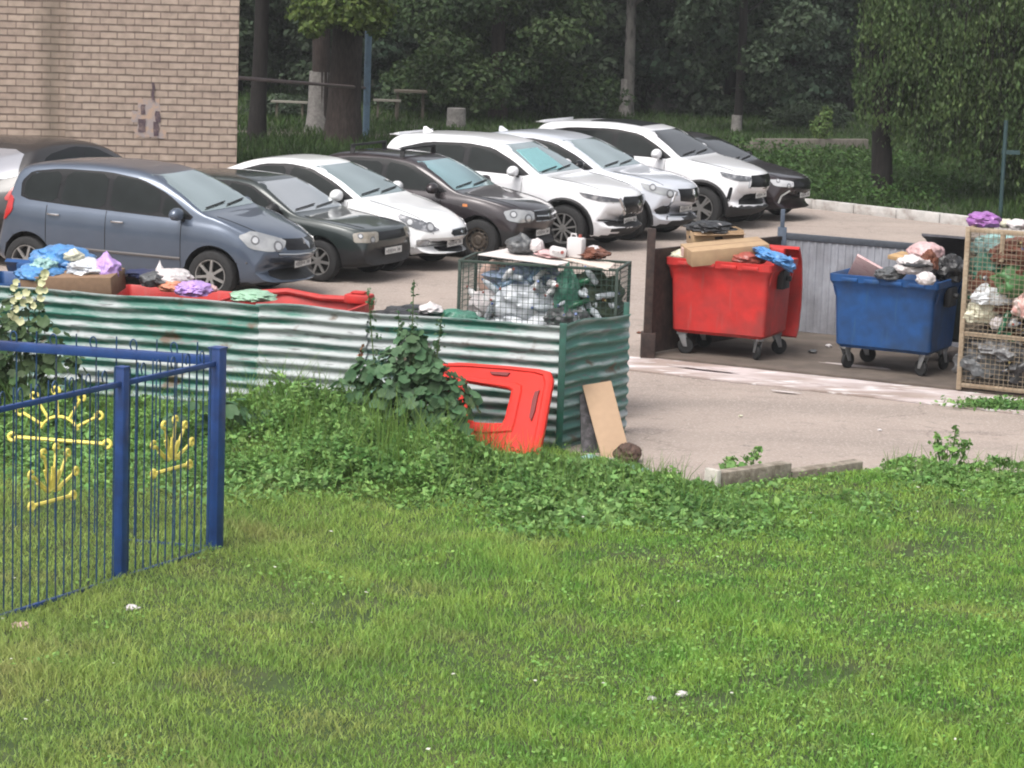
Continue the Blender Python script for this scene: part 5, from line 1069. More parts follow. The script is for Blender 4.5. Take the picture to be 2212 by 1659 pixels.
def ring(pts, off): return [on_plane(x, y, A_, Nn)-C_+Nn*off for x, y in pts]
def mixp(a, b, t): return [(x0+(x1-x0)*t, y0+(y1-y0)*t) for (x0, y0), (x1, y1) in zip(a, b)]
b = MB(); rings = [ring(outer, -.03), ring(mixp(outer, inner, -.02), .0), ring(mixp(outer, inner, .0), .035), ring(mixp(outer, inner, .06), .05), ring(mixp(outer, inner, .16), .05), ring(mixp(outer, inner, .20), .035), ring(mixp(outer, inner, .72), .03), ring(mixp(outer, inner, .76), .045), ring(mixp(outer, inner, .94), .045), ring(inner, .03), ring(inner, -.03)]
b.loft(rings, False, False); n = len(outer); q0 = 10*n; b.f += [(j, (j+1) % n, q0+(j+1) % n, q0+j)[::-1] for j in range(n)]; b.mi += [0]*n
b.build('panel', mat('panel_red', (.90, .040, .025), .55, spec=.2, var=.05, vscale=2, col2=(.72, .05, .045), vsoft=.2, thr=.56), pr, smooth=True, ang=32)
DR = mat('slot_dark_red', (.22, .012, .012), .6)  # darker red paints the shade inside the recessed hand slots
def slotm(px, off=.052):
    r0 = ring(px, off-.02); r1 = ring(px, off); b = MB(); b.loft([r0, r1]); return b.build('hand_slot', DR, pr)
slotm([(1060, 806), (1066, 812), (1098, 815), (1104, 808)]); slotm([(1152, 868), (1158, 850), (1168, 846), (1164, 858), (1158, 890), (1150, 912), (1146, 905)], .056)
def board(pts, Pts3, t, m, label, name, hidden=None):
    A, B, C = Pts3; N = (B-A).cross(C-A).normalized()
    if N.y > 0: N = -N
    c0 = [on_plane(x, y, A, N) for x, y in pts]; o0 = c0[-1].copy(); b = MB(); b.loft([[p-o0 for p in c0], [p-o0-N*t for p in c0]]); o = b.build(name, m, bevel=.003); o.location = o0; return tag(o, label, 'board')
board([(1258, 832), (1320, 822), (1356, 962), (1345, 1004), (1305, 1008)], (Vector((.74, 27.25, .62)), Vector((1.02, 27.3, .66)), Vector((1.0, 26.62, 0))), .02, mat('cardboard_plain', (.50, .34, .22), .8, var=.05), 'plain tan cardboard sheet leaning on the side of the green screen', 'cardboard_sheet')
board([(1253, 852), (1266, 846), (1312, 1000), (1256, 985)], (Vector((.70, 27.3, .62)), Vector((.86, 27.34, .62)), Vector((.82, 26.82, 0))), .02, mat('dark_board', (.03, .028, .03), .6, col2=(.2, .18, .2), vscale=12, thr=.62), 'dark patterned board leaning behind the tan cardboard sheet', 'dark_board')
o = bag((1.16, 26.42, .0), .115, .11, .105, mat('wicker_brown', (.10, .06, .045), .85, var=.5, vscale=20), 'round brown lump of rubbish at the foot of the cardboard sheet', seed=91, amp=.25, crease=1, name='rubbish_lump', cat='rubbish')
for k, (px, py, w_, m_, lb) in enumerate([(1320, 1018, 26, 'white', 'white litter scrap nearest the cardboard foot'), (1362, 1010, 34, 'teal', 'pale teal crumpled litter beside the brown lump'), (1392, 1014, 24, 'teal', 'small teal litter scrap right of the brown lump'), (1275, 990, 34, 'teal', 'pale crumpled film in the weeds at the dark board'), (1430, 1020, 12, 'white', 'tiny white scrap on the asphalt by the weeds'),
        (1408, 1508, 18, 'white', 'white scrap on the lawn, left of the pair low in the picture'), (1474, 1503, 22, 'white', 'white scrap on the lawn, right of the pair low in the picture'), (45, 1355, 34, 'pink', 'pale pink scrap under the blue fence at the left'), (285, 1322, 26, 'white', 'white flower-like scrap on the lawn by the short blue fence post')]):
    c = un(px, py, .05); bag((c.x, c.y, float(lawn_h(c.x, c.y)) if py > 1100 else .012), w_*c.y/FPX/2, w_*c.y/FPX/2.4, w_*c.y/FPX/4, BM[m_], lb, seed=100+k, amp=.4, crease=1.1, sub=3, name='litter', cat='litter')
for k, (px, py, w_, m_, lb) in enumerate([(1240, 690-60, 10, 'white', 'tiny pale scrap on the asphalt left of the green cage'), (1600, 900, 9, 'cream', 'tiny pale scrap in the middle of the empty asphalt'), (1755, 770, 16, 'grey', 'grey scrap on the pad between the two bins'), (1790, 757, 12, 'white', 'small white scrap on the pad near the grey ribbed wall'), (1380, 720, 9, 'brown', 'tiny brown scrap on the asphalt left of the brown side fence'), (1900, 930, 8, 'white', 'tiny white scrap on the asphalt at the right')]):
    c = un(px, py, .012); bag((c.x, c.y, .06 if py in (770, 757) else .012), w_*c.y/FPX/2, w_*c.y/FPX/2.4, w_*c.y/FPX/4, BM[m_], lb, seed=130+k, amp=.4, crease=1.1, sub=2, name='litter', cat='litter')
# kerb stones lying at the lawn edge
KS = mat('kerbstone', (.38, .33, .27), .9, var=.2, vscale=8, bump=.4, col2=(.20, .165, .125), vsoft=.12, thr=.5); KW = mat('kerbstone_lime', (.62, .58, .52), .9, var=.12, vscale=9, bump=.3)
ka, kb2 = Vector((1.93, 24.92, .075)), Vector((3.36, 26.18, .0)); kr = empty('kerbstone', ka, math.atan2((kb2-ka).y, (kb2-ka).x), 'long loose concrete kerbstone lying at the lawn edge, white at its near end', 'kerbstone')
b = MB(); b.box((.03, -.02, -.06), (1.0, .12, .14)); b.build('block', KS, kr, bevel=.014); b = MB(); b.box((-.03, -.035, -.06), (.028, .135, .17)); b.build('end_face', KW, kr, bevel=.012)
k2 = ka+(kb2-ka).normalized()*1.03; o = MB(); o.box((0, 0, -.08), (.95, .13, .085)); o = o.build('kerbstone', KS, bevel=.014); o.location = k2; o.rotation_euler = (.06, -.02, math.atan2((kb2-ka).y, (kb2-ka).x)-.06); tag(o, 'second kerbstone in line behind the white ended one', 'kerbstone')
o = bag(un(1985, 1040, .02), .115, .07, .06, KW, 'pale rounded stone in the weeds at the right of the kerbstones', seed=95, amp=.2, crease=.5, name='stone', cat='stone')
# ---------------------------------------------------------------- blue fence with yellow ornaments
FB = mat('fence_blue', (.022, .075, .27), .45, var=.15, vscale=3, col2=(.02, .035, .12), vsoft=.15, thr=.6, coat=.2); FBT = mat('picket_blue', (.02, .07, .17), .5, var=.3, vscale=4, col2=(.09, .06, .04), thr=.66)
YEL = mat('ornament_yellow', (1.2, 1.0, .22), .5, var=.15, vscale=8)
P1 = Vector((-2.38, 21.78, 0)); P2 = Vector((-2.98, 20.62, 0)); fd = (P2-P1).normalized(); P3 = P1+fd*2.95; P4 = P1+fd*4.6
def fpanel(A, B, label, orn, zt=1.58, zb=.05, top=.14, step=.10, rail=.04, sun=False, railb=None):
    t = empty('picket_fence', A, math.atan2((B-A).y, (B-A).x), label, 'fence'); Ln = (B-A).length
    b = MB(); b.bar((0, 0, zt), (Ln, 0, zt), rail, rail); b.build('top_rail', FB, t, bevel=.004)
    b = MB(); b.bar((0, 0, zb), (Ln, 0, zb), .032, .032); b.build('bottom_rail', FB, t, bevel=.004)
    n = int(Ln/step)
    b = MB()
    for i in range(1, n):
        x = Ln*i/n; hh = zt+top
        if i % 2: b.tube([(x, 0, zb-.02), (x, 0, hh)], .0065, 6)
        else:
            b.tube([(x, 0, zb-.02), (x, 0, hh-.06)]+[(x+.028-.028*math.cos(a), 0, hh-.06+.045*math.sin(a)) for a in np.linspace(.4, 4.2, 8)], .0065, 6)
    b.build('pickets', FBT, t, smooth=True)
    for (ox, oz, s) in orn:
        b = MB(); r_ = .013
        def curl(p, a, c=.028*s): return [Vector((p[0]+math.cos(a)*c-math.cos(a+ph)*c*.9, -.02, p[1]+math.sin(a)*c-math.sin(a+ph)*c*.9)) for ph in np.linspace(0, 5.2, 9)]
        if not sun:
            for ang_ in (-68, -36, -8, 22, 58):
                a = R(90-ang_); ca, sa = math.cos(a), math.sin(a); p0 = (ox+ca*.05, oz+.05+sa*.05); p1 = (ox+ca*.25*s, oz+.05+sa*.29*s)
                b.tube([(p0[0], -.02, p0[1]), (p1[0], -.02, p1[1])]+[tuple(v) for v in curl(p1, a)], r_, 6)
                b.tube([(p0[0]+.02, -.02, p0[1]), ((p0[0]*.4+p1[0]*.6)+.03, -.02, p0[1]*.4+p1[1]*.6)], r_*.8, 6)
            b.tube([(ox-.09*s, -.02, oz+.07), (ox-.03, -.02, oz+.10), (ox+.05, -.02, oz+.08), (ox+.10*s, -.02, oz+.11)], r_, 6)
            b.tube([tuple(v) for v in curl((ox-.20*s, oz), R(180))][::-1]+[(ox-.20*s, -.02, oz), (ox+.20*s, -.02, oz)]+[tuple(v) for v in curl((ox+.20*s, oz), 0)], r_*1.2, 6)
        else:
            for ang_ in (-60, -28, 5, 34, 62):
                a = R(90-ang_); ca, sa = math.cos(a), math.sin(a); p0 = (ox+ca*.17, oz+.05+sa*.15); p1 = (ox+ca*.36, oz+.05+sa*.33)
                b.tube([(p0[0], -.02, p0[1]), (p1[0], -.02, p1[1])]+[tuple(v) for v in curl(p1, a, .035)], r_, 6)
            b.tube([(ox+.17*math.cos(t_), -.02, oz+.05+.15*math.sin(t_)) for t_ in np.linspace(.3, 2.8, 10)], r_, 6)
            b.tube([tuple(v) for v in curl((ox-.38, oz), R(180), .035)][::-1]+[(ox-.38, -.02, oz), (ox+.38, -.02, oz)]+[tuple(v) for v in curl((ox+.38, oz), 0, .035)], r_*1.3, 6)
        b.build('ornament', YEL, t, smooth=True)
    return t
def fpost(P, lb, w_=.10, h_=1.70):
    o = MB(); o.box((-w_/2, -w_/2, -.1), (w_/2, w_/2, h_)); o = o.build('fence_post', FB, bevel=.006); o.location = P; o.rotation_euler = (0, 0, math.atan2(fd.y, fd.x)); tag(o, lb, 'fence post')
    c = MB(); c.box((-w_*.56, -w_*.56, h_), (w_*.56, w_*.56, h_+.012)); c.build('cap', FB, o); return o
fpost(P1, 'thick blue corner post of the ornamental fence', .105); fpost(P2, 'slimmer blue post in the middle of the fence run', .078); fpost(P3, 'blue post of the fence run outside the left picture edge', .085)
q1 = (und(385, 1045, 21.3)-P1).to_2d().length
fpanel(P1, P2, 'short blue picket fence panel with one yellow ornament beside the corner post', [(.60, .80, 1.08)])
fpanel(P2, P3, 'longer blue picket fence panel with a yellow ornament, cut by the left picture edge', [(.84, .80, 1.1)])
Q2 = P1+Vector((-1.0, .22, 0)).normalized()*2.6
fpanel(P1, Q2, 'blue picket fence panel running left behind, with a large yellow sun ornament', [(1.36, .84, 1)], zt=1.60, top=.14, rail=.075, sun=True, step=.17)
# ================================================================ GRASS, WEEDS, PLANTS, TREES
FNORM = Vector((0, -1, 0))
def in_view(x, y, m=1.0):                                     # keeps the lawn planting to the part of the plot one can see (plus a margin)
    return np.abs(x) < y*.1875+m
def fbm(x, y, s, seed=0):
    x = np.asarray(x)*s+seed*17.3; y = np.asarray(y)*s-seed*9.1; v = 0
    for k, (a, b_, c) in enumerate([(1, .37, .5), (-.62, 1.1, .3), (1.9, -1.3, .22), (2.7, 2.1, .15), (-3.9, 1.7, .1)]): v = v+np.sin(x*a+y*b_+k*2.1+1.3*np.sin(y*.7+x*.4*k))*c
    return v/1.27
def sample_lawn(n, y0, y1, m=1.0):
    y = rng.uniform(y0, y1, n*2); x = rng.uniform(-1, 1, n*2)*(y*.1875+m)
    ok = y < np.interp(x, EXs, EYs)+.02*rng.normal(size=len(x)); keep = rng.random(len(x)) < (y/ y1)**0
    x = x[ok & keep][:n]; y = y[ok & keep][:n]; return x, y
def blades(x, y, z, hgt, wid, lean=.5):
    n = len(x); a = rng.uniform(0, 2*np.pi, n); h = hgt*rng.uniform(.5, 1.3, n); wv = wid*rng.uniform(.7, 1.3, n); la = rng.uniform(0, 2*np.pi, n); lm = h*lean*rng.uniform(.1, 1.3, n)
    P = np.stack([x, y, z], 1); t = np.stack([np.cos(a), np.sin(a), 0*a], 1)*wv[:, None]*.5; L_ = np.stack([np.cos(la)*lm, np.sin(la)*lm, h], 1)
    m1 = P+L_*np.array([.35, .35, .6]); tip = P+L_
    V = np.stack([P-t, P+t, m1+t*.7, m1-t*.7, tip+t*.12, tip-t*.12], 1).reshape(-1, 3)
    b = np.arange(n)*6; F1 = np.stack([b, b+1, b+2, b+3], 1); F2 = np.stack([b+3, b+2, b+4, b+5], 1); return V, np.concatenate([F1, F2])
GRA = leafmat('grass_blades', (.16, .21, .045), island=.40, col2=(.095, .185, .035), vscale=.55, tr=.45)
def grassmat(name, a, b_, c, sc=.45, thr=.5):
    """three tone grass: world-space patches of lush, ordinary and strawy growth"""
    M = leafmat(name, a, island=.42, col2=b_, vscale=sc, tr=.42)
    n = M.node_tree.nodes; l = M.node_tree.links; b = n["Principled BSDF"]; src = b.inputs['Base Color'].links[0].from_socket
    [q for q in n if q.type == 'TEX_NOISE'][0].inputs['Scale'].default_value = 1.5
    tc = n.new("ShaderNodeTexCoord"); t = n.new("ShaderNodeTexNoise"); t.inputs['Scale'].default_value = 1.1; t.inputs['Detail'].default_value = 5; l.new(tc.outputs['Object'], t.inputs['Vector'])
    r = n.new("ShaderNodeMapRange"); r.inputs['From Min'].default_value = .54; r.inputs['From Max'].default_value = .72; r.inputs['To Max'].default_value = .45; l.new(t.outputs['Fac'], r.inputs['Value'])
    # strawy on the fence side of the lawn
    sp = n.new("ShaderNodeSeparateXYZ"); l.new(tc.outputs['Object'], sp.inputs[0]); r4 = n.new("ShaderNodeMapRange"); r4.inputs['From Min'].default_value = 1.0; r4.inputs['From Max'].default_value = -3.2; l.new(sp.outputs['X'], r4.inputs['Value'])
    m4 = n.new("ShaderNodeMath"); m4.operation = 'MULTIPLY_ADD'; m4.inputs[1].default_value = .36; l.new(r4.outputs[0], m4.inputs[0]); l.new(r.outputs[0], m4.inputs[2]); m4.use_clamp = True
    mx = n.new("ShaderNodeMixRGB"); mx.inputs[2].default_value = (*c, 1); l.new(m4.outputs[0], mx.inputs[0]); l.new(src, mx.inputs[1]); l.new(mx.outputs[0], b.inputs['Base Color'])
    for nd in n:
        if nd.type == 'BSDF_TRANSLUCENT': l.new(mx.outputs[0], nd.inputs['Color'])
    return M
GR1 = grassmat('lawn_grass', (.290, .442, .090), (.155, .325, .060), (.38, .36, .15))
x, y = sample_lawn(230000, 15.5, 30)
tuft = .5+.5*fbm(x, y, 2.6, 3); short = np.interp(y, [15, 18, 24], [1.0, .95, .9])
tuft = tuft*.6+.4*(.5+.5*fbm(x, y, 6.5, 13)); hg = (.028+.085*np.clip(tuft, 0, 1)**1.8)*short*(1+.5*np.clip(fbm(x, y, .9, 5), -.6, 1))
thin = rng.random(len(x)) < np.where(fbm(x, y, 1.7, 8) > .62, .35, 1)
x, y, hg = x[thin], y[thin], hg[thin]
V, Fq = blades(x, y, lawn_h(x, y), hg, .0085, .9)
tag(link('lawn_grass', fast_mesh('lawn_grass', V, Fq), GR1), 'short patchy lawn grass', 'grass', kind='stuff')
# broad-leaved lawn weeds (clover, plantain)
x, y = sample_lawn(30000, 15.5, 29.5); k = (fbm(x, y, 1.2, 2)+fbm(x, y, 3.1, 6)*.6+np.clip((x+.5)*.25, -.6, .5)) > .15; x, y = x[k], y[k]
z = lawn_h(x, y)+rng.uniform(.02, .09, len(x)); V, Fq = leaves(np.stack([x, y, z], 1), .030, up=1.2, aspect=.75)
tag(link('clover', fast_mesh('clover', V, Fq), leafmat('clover_leaf', (.16, .31, .07), island=.5, col2=(.20, .34, .085), vscale=3, tr=.35)), 'low clover and plantain leaves through the lawn', 'ground cover', kind='stuff')
# daisies / tiny white specks
x, y = sample_lawn(60, 15.5, 27); V, Fq = leaves(np.stack([x, y, lawn_h(x, y)+.09], 1), .030, up=3, aspect=1)
tag(link('daisies', fast_mesh('daisies', V, Fq), mat('daisy_white', (.75, .75, .62), .6)), 'tiny pale daisy heads scattered over the lawn', 'flowers', kind='stuff')
# ---- tall weeds along the asphalt edge and in front of the screen
def hmap(x, y):
    ey = np.interp(x, EXs, EYs); d = ey-y
    base = .17*np.exp(-(d/1.35)**2)*(1+.35*fbm(x, y, 2.2, 4))*np.where(x > 1.9, .75, 1)
    base = base*np.where((x > 1.6) & (x < 3.6) & (d < 1.3), .22, 1)*np.where((x > .75) & (x < 1.75) & (d < .55), .45, 1)*np.where((x > -.6) & (x < .75) & (d < 1.0), .28, 1)
    for cx, cy, rx, ry, h in [(-1.15, 25.4, .75, .8, .30), (-.5, 24.9, .9, .6, .16), (-2.0, 26.2, .6, .6, .30), (-2.6, 26.8, .7, .6, .32), (-1.0, 24.6, 1.0, .6, .16), (.2, 24.7, 1.0, .8, .20), (.3, 23.4, .4, .9, .18), (1.2, 24.3, .9, .7, .12), (-2.9, 25.0, 1.6, 1.2, .16), (-4.6, 26.6, 1.0, 1.0, .38), (3.9, 26.0, .4, .4, .10), (-.85, 26.2, .5, .4, .15), (5.2, 25.6, .8, .7, .10), (2.0, 23.6, 1.4, 1.0, .07)]:
        base = base+h*np.exp(-((x-cx)/rx)**2-((y-cy)/ry)**2)
    return base
N_ = 420000; y = rng.uniform(21, 30, N_); x = rng.uniform(-1, 1, N_)*(y*.1875+1.2); ok = (y < np.interp(x, EXs, EYs)-.02); x, y = x[ok], y[ok]
h = hmap(x, y); k = rng.random(len(x)) < np.clip((h-.02)*3.6, 0, 1)*np.clip(1.0+.9*fbm(x, y, 3.4, 31), .25, 1); x, y, h = x[k], y[k], h[k]
lump = .65+.45*fbm(x, y, 5.5, 7); z = lawn_h(x, y)+h*lump*rng.uniform(.25, 1.05, len(x))**.6
big = rng.random(len(x)) < .10
V, Fq = leaves(np.stack([x, y, z], 1), np.where(big, .085, .048), up=.9, aspect=.6)
sel = (fbm(x, y, 1.9, 21) > .12); V2, Fq2 = leaves(np.stack([x, y, z+.02], 1)[sel], np.where(big[sel], .11, .066), up=.6, aspect=.5)
tag(link('nettles', fast_mesh('nettles', V2, Fq2), leafmat('nettle_leaf', (.14, .26, .080), island=.5, col2=(.18, .31, .095), vscale=2.3, tr=.3)), 'darker coarse leaved weeds in patches along the lawn edge', 'weeds', kind='stuff')
V, Fq = leaves(np.stack([x, y, z], 1)[~sel], np.where(big, .085, .048)[~sel], up=.9, aspect=.6)
tag(link('weeds', fast_mesh('weeds', V, Fq), leafmat('weed_leaf', (.21, .36, .10), island=.45, col2=(.115, .235, .07), vscale=1.6, tr=.38)), 'knee high leafy weeds along the lawn edge', 'weeds', kind='stuff')
k = rng.random(len(x)) < .10; V, Fq = blades(x[k], y[k], lawn_h(x[k], y[k]), h[k]*1.15+.03, .010, .55)
tag(link('tall_grass', fast_mesh('tall_grass', V, Fq), leafmat('tall_grass', (.13, .22, .05), island=.4)), 'longer grass stalks among the weeds', 'grass', kind='stuff')
# weeds at the pad end
c = un(2165, 885); x = c.x+rng.normal(0, .26, 1500); y = c.y+rng.normal(0, .10, 1500); V, Fq = leaves(np.stack([x, y, .03+np.abs(rng.normal(0, .045, 1500))], 1), .05, up=.6)
tag(link('weeds', fast_mesh('weeds_pad', V, Fq), MATS['weed_leaf']), 'small weed patch growing through the apron by the beige cage', 'weeds', kind='stuff')
# fallen strip of dark debris under the screen end
# ---- leaf templates for big-leaved plants
def lobed(k=5, cup=.18):
    pts = [(0, 0, 0)]; n = 16
    for i in range(n):
        a = 2*math.pi*i/n; r_ = .5*(1-.16*(1-abs(math.cos(a*k/2)))) * (.55 if i == 8 else 1); pts.append((math.cos(a)*r_, math.sin(a)*r_, cup*r_*r_*2+.03*math.sin(a*k)))
    return np.array(pts), np.array([(0, i+1, (i+1) % n+1) for i in range(n)])
def place_tpl(P, size, nrm, tpl):
    Vt, Ft = tpl; n = len(P); nr = unit(nrm); t = unit(np.cross(nr, rng.normal(size=(n, 3)))); b = np.cross(nr, t); s = np.asarray(size)[:, None, None]
    V = P[:, None, :]+s*(Vt[None, :, 0:1]*t[:, None]+Vt[None, :, 1:2]*b[:, None]+Vt[None, :, 2:3]*nr[:, None])
    F = (Ft[None]+(np.arange(n)*len(Vt))[:, None, None]).reshape(-1, 3); return V.reshape(-1, 3), F
MALLOW = leafmat('mallow_leaf', (.046, .105, .046), island=.4, tr=.25, col2=(.085, .15, .075), vscale=6); STEM = mat('plant_stem', (.10, .15, .05), .7, var=.3)
def big_plant(name, base, blobs, nl, size, label, cat, spikes=(), m=MALLOW, flowers=None, extra=None):
    t = empty(name, base, 0, label, cat); P = []; Nr = []; S_ = []
    tot = sum(b[3]**2 for b in blobs)
    for (bx, by, bz, r_) in blobs:
        for _ in range(int(nl*r_*r_/tot)):
            d = Vector((random.gauss(0, 1), random.gauss(0, 1)*.8, random.gauss(0, 1))).normalized(); q = d*r_*random.uniform(.55, 1.05)
            P.append((bx+q.x, by+q.y, max(bz+q.z, .05))); Nr.append((d.x*.9+random.gauss(0, .3), d.y*.9-.35+random.gauss(0, .3), d.z*.5+.75+random.gauss(0, .3))); S_.append(size*random.uniform(.6, 1.25)*(1 if bz < 1 else .75))
    V, F_ = place_tpl(np.array(P), S_, np.array(Nr), lobed()); link('leaves', fast_mesh('leaves', V, F_), m, t)
    b = MB()
    for i in range(0, len(P), 4):
        p = Vector(P[i]); b.tube([(p.x*.15, p.y*.15, 0), (p.x*.5, p.y*.5, p.z*.6), p], .006, 4, r2=.003)
    for s_ in spikes: b.tube([(s_[0]*.3, s_[1]*.3, 0), (s_[0]*.8, s_[1]*.8, s_[2]*.5), s_], .012, 5, r2=.004)
    b.build('stem', STEM, t, fix=False)
    P = []; 
    for s_ in spikes:
        for _ in range(90):
            u = random.uniform(.45, 1); w_ = .11*(1.08-u)+.012; P.append((s_[0]*(.4+.6*u)+random.gauss(0, w_*.7), s_[1]*(.4+.6*u)+random.gauss(0, w_*.7), s_[2]*u))
    if P: V, Fq = leaves(np.array(P), .05, up=.4, aspect=.6); link('spike_leaves', fast_mesh('spike', V, Fq), m, t)
    if flowers: 
        V, F_ = place_tpl(np.array([f[:3] for f in flowers]), [f[3] for f in flowers], np.array([(random.gauss(0, .4), -1, .5+random.gauss(0, .3)) for f in flowers]), lobed(5, .6)); link('flowers', fast_mesh('flowers', V, F_), flowers_m, t)
    return t
flowers_m = mat('petal_cream', (.68, .68, .40), .6, var=.15)
big_plant('mallow_plant', (-1.0, 26.15, .05), [(.02, 0, .95, .26), (-.12, -.02, .68, .34), (.18, -.04, .62, .36), (.42, -.06, .55, .24), (-.32, 0, .52, .26), (.10, -.15, .42, .34), (.40, -.12, .34, .24), (.0, .02, 1.14, .16), (-.45, 0, .78, .16)], 900, .125, 'bushy mallow with large round leaves in front of the green screen beside the red panel', 'plant',
    spikes=[(.02, .0, 1.72), (-.42, .02, 1.62), (.30, 0, 1.38), (-.12, .05, 1.4)])
RST = mat('rusty_leaf', (.30, .12, .06), .7, island=.4)
P = np.array([(-1.05+.30+rng.normal(0, .07), 26.1+rng.normal(0, .05), .70+rng.normal(0, .05)) for _ in range(26)]+[(-1.05-.43+rng.normal(0, .02), 26.25, 1.02+rng.normal(0, .04)) for _ in range(12)]); V, Fq = leaves(P, .06); o = link('rusty_leaves', fast_mesh('rusty', V, Fq), RST); o.parent = [q for q in bpy.data.objects if q.name == 'mallow_plant'][0]; o.matrix_parent_inverse = Matrix.Translation(-o.parent.location)
rp = Vector(und(55, 720, 27.0)); fl = []
for px, py in [(30, 622), (42, 640), (28, 650), (38, 668), (25, 680), (58, 632), (92, 612), (95, 600), (84, 628), (88, 645), (100, 628), (48, 655), (62, 650), (30, 690), (42, 695), (75, 660), (97, 590), (35, 610)]:
    c = und(px, py, 26.85); fl.append((c.x-rp.x, c.y-rp.y, c.z, random.uniform(.07, .10)))
rp.z = 0
PD_ = leafmat('shrub_leaf', (.040, .080, .026), island=.45, tr=.22, col2=(.085, .13, .06), vscale=5)
big_plant('flowering_plant', rp, [(-.05, 0, 1.12, .26), (.12, 0, .90, .32), (-.22, 0, .82, .32), (.05, -.1, .58, .38), (-.4, 0, .5, .34), (.35, 0, .55, .30), (.0, 0, 1.3, .16)], 420, .12, 'dark leafy plant with pale yellow flowers at the left end of the green screen', 'plant', spikes=[(-.12, 0, 1.50), (.15, 0, 1.60), (-.3, 0, 1.2)], m=PD_, flowers=fl)
big_plant('burdock_plant', (-2.75, 25.9, .03), [(0, 0, .30, .30), (.25, .05, .25, .25), (-.35, 0, .28, .3)], 70, .17, 'low broad leaved plant behind the thick blue fence post', 'plant')
big_plant('burdock_plant', (-1.62, 26.0, .20), [(0, 0, .42, .16), (.05, 0, .2, .2)], 22, .13, 'small round leaved plant rising left of the bushy mallow', 'plant')
big_plant('young_thistle', (un(2045, 1030).x, un(2045, 1030).y, .03), [(0, 0, .16, .15), (.08, 0, .10, .14)], 34, .09, 'spiky green weed standing above the stone at the lawn edge', 'plant', spikes=[(.06, 0, .48), (-.12, 0, .40), (.18, 0, .34)], m=MATS['weed_leaf'])
big_plant('young_thistle', (un(1585, 1040).x, un(1585, 1040).y, .03), [(0, 0, .13, .13)], 22, .08, 'leafy weed tuft behind the white ended kerbstone', 'plant', spikes=[(0.22, .05, .30), (-.05, 0, .2)], m=MATS['weed_leaf'])
# ---------------------------------------------------------------- verge vegetation beyond the kerb
n0 = 90000; y = rng.uniform(50, 90, n0); x = rng.uniform(-1, 1, n0)*(y*.19+1.5)
kd2 = np.array([kd.x, kd.y]); kn2 = np.array([Kn.x, Kn.y]); dk = (x-K1.x)*kn2[0]+(y-K1.y)*kn2[1]
dp = (x-pa.x)*pn_.x+(y-pa.y)*pn_.y
dk = np.where(x < K1.x, y-(56+(x+7)*(K1.y-56)/(K1.x+7)), dk); ok = (dk > .2) & ((dp < -.1) | (dp > 1.4)) & ((x > -5.0) | (y > 58)); x, y, dk, dp = x[ok], y[ok], dk[ok], dp[ok]
hh = np.where(dp < 0, .20, .12)*(1+.6*fbm(x, y, .5, 3))+.03; V, Fq = blades(x, y, np.full(len(x), .05), hh, .03, .7)
tag(link('verge_grass', fast_mesh('verge_grass', V, Fq), leafmat('verge_grass', (.048, .086, .022), island=.45, col2=(.036, .068, .02), vscale=.5)), 'rough grass between the white kerb and the wood', 'grass', kind='stuff')
x = rng.uniform(5, 13, 14000); y = rng.uniform(53, 66, 14000); dk = (x-K1.x)*kn2[0]+(y-K1.y)*kn2[1]; ok = (dk > .5) & (fbm(x, y, .6, 9) > -.35); x, y = x[ok], y[ok]; V, Fq = leaves(np.stack([x, y, .1+.42*rng.random(len(x))*(1+.5*fbm(x, y, 1, 2))], 1), .10, up=.8)
tag(link('verge_weeds', fast_mesh('verge_weeds', V, Fq), leafmat('verge_weed', (.050, .098, .026), island=.45)), 'nettle like weeds under the weeping tree', 'weeds', kind='stuff')
# ---------------------------------------------------------------- trees
BARK = mat('bark_brown', (.050, .036, .032), .95, var=.5, vscale=3, stretch=(3, 3, .7), bump=.8, bscale=14); BARKD = mat('bark_dark', (.020, .016, .015), .95, var=.5, vscale=3, stretch=(3, 3, .6), bump=.8, bscale=14)
BARKG = mat('bark_grey', (.16, .15, .14), .9, col2=(.03, .03, .03), vscale=5, stretch=(1, 1, .4), vsoft=.08, thr=.60, var=.2); LIME = mat('bark_limewash', (.30, .28, .265), .9, var=.22, vscale=5, col2=(.16, .15, .14), vsoft=.15, thr=.6)
LF = dict(dark=leafmat('leaf_dark', (.055, .080, .045), .5, tr=.35, col2=(.040, .060, .036), vscale=.5), mid=leafmat('leaf_mid', (.055, .085, .030), .5, tr=.35, col2=(.032, .058, .024), vscale=.6),
    fir=leafmat('leaf_fir', (.062, .092, .058), .5, tr=.3, col2=(.028, .052, .032), vscale=.5), lime=leafmat('leaf_lime', (.12, .17, .045), .45, tr=.4), birch=leafmat('leaf_birch', (.095, .145, .050), .5, tr=.4, col2=(.055, .092, .034), vscale=.8))
def trunk_mesh(h, r0, r1, lean=(0, 0), limbs=6, seed=0, flare=1.35, l0=.35, fork=None):
    rr = random.Random(seed); b = MB(); pts = []; rad = []
    for i in range(12):
        u = i/11; pts.append((lean[0]*u*h+.06*math.sin(u*5+seed), lean[1]*u*h+.05*math.sin(u*4+seed*2), h*u)); rad.append((r0+(r1-r0)*u)*(1+(flare-1)*max(0, 1-u*9)))
    pts[0] = (pts[0][0], pts[0][1], -.15); b.tube(pts, rad, 14)
    for k in range(limbs):
        u = l0+(1-l0)*(k+.5)/limbs*.9; i = int(u*11); p = Vector(pts[i]); a = rr.uniform(0, 6.28); L_ = h*.22*(1.2-u)
        b.tube([p, p+Vector((math.cos(a)*L_*.5, math.sin(a)*L_*.5, L_*.35)), p+Vector((math.cos(a)*L_, math.sin(a)*L_, L_*.5+rr.uniform(-.2, .3)))], rad[i]*.4, 6, r2=.01)
    return b
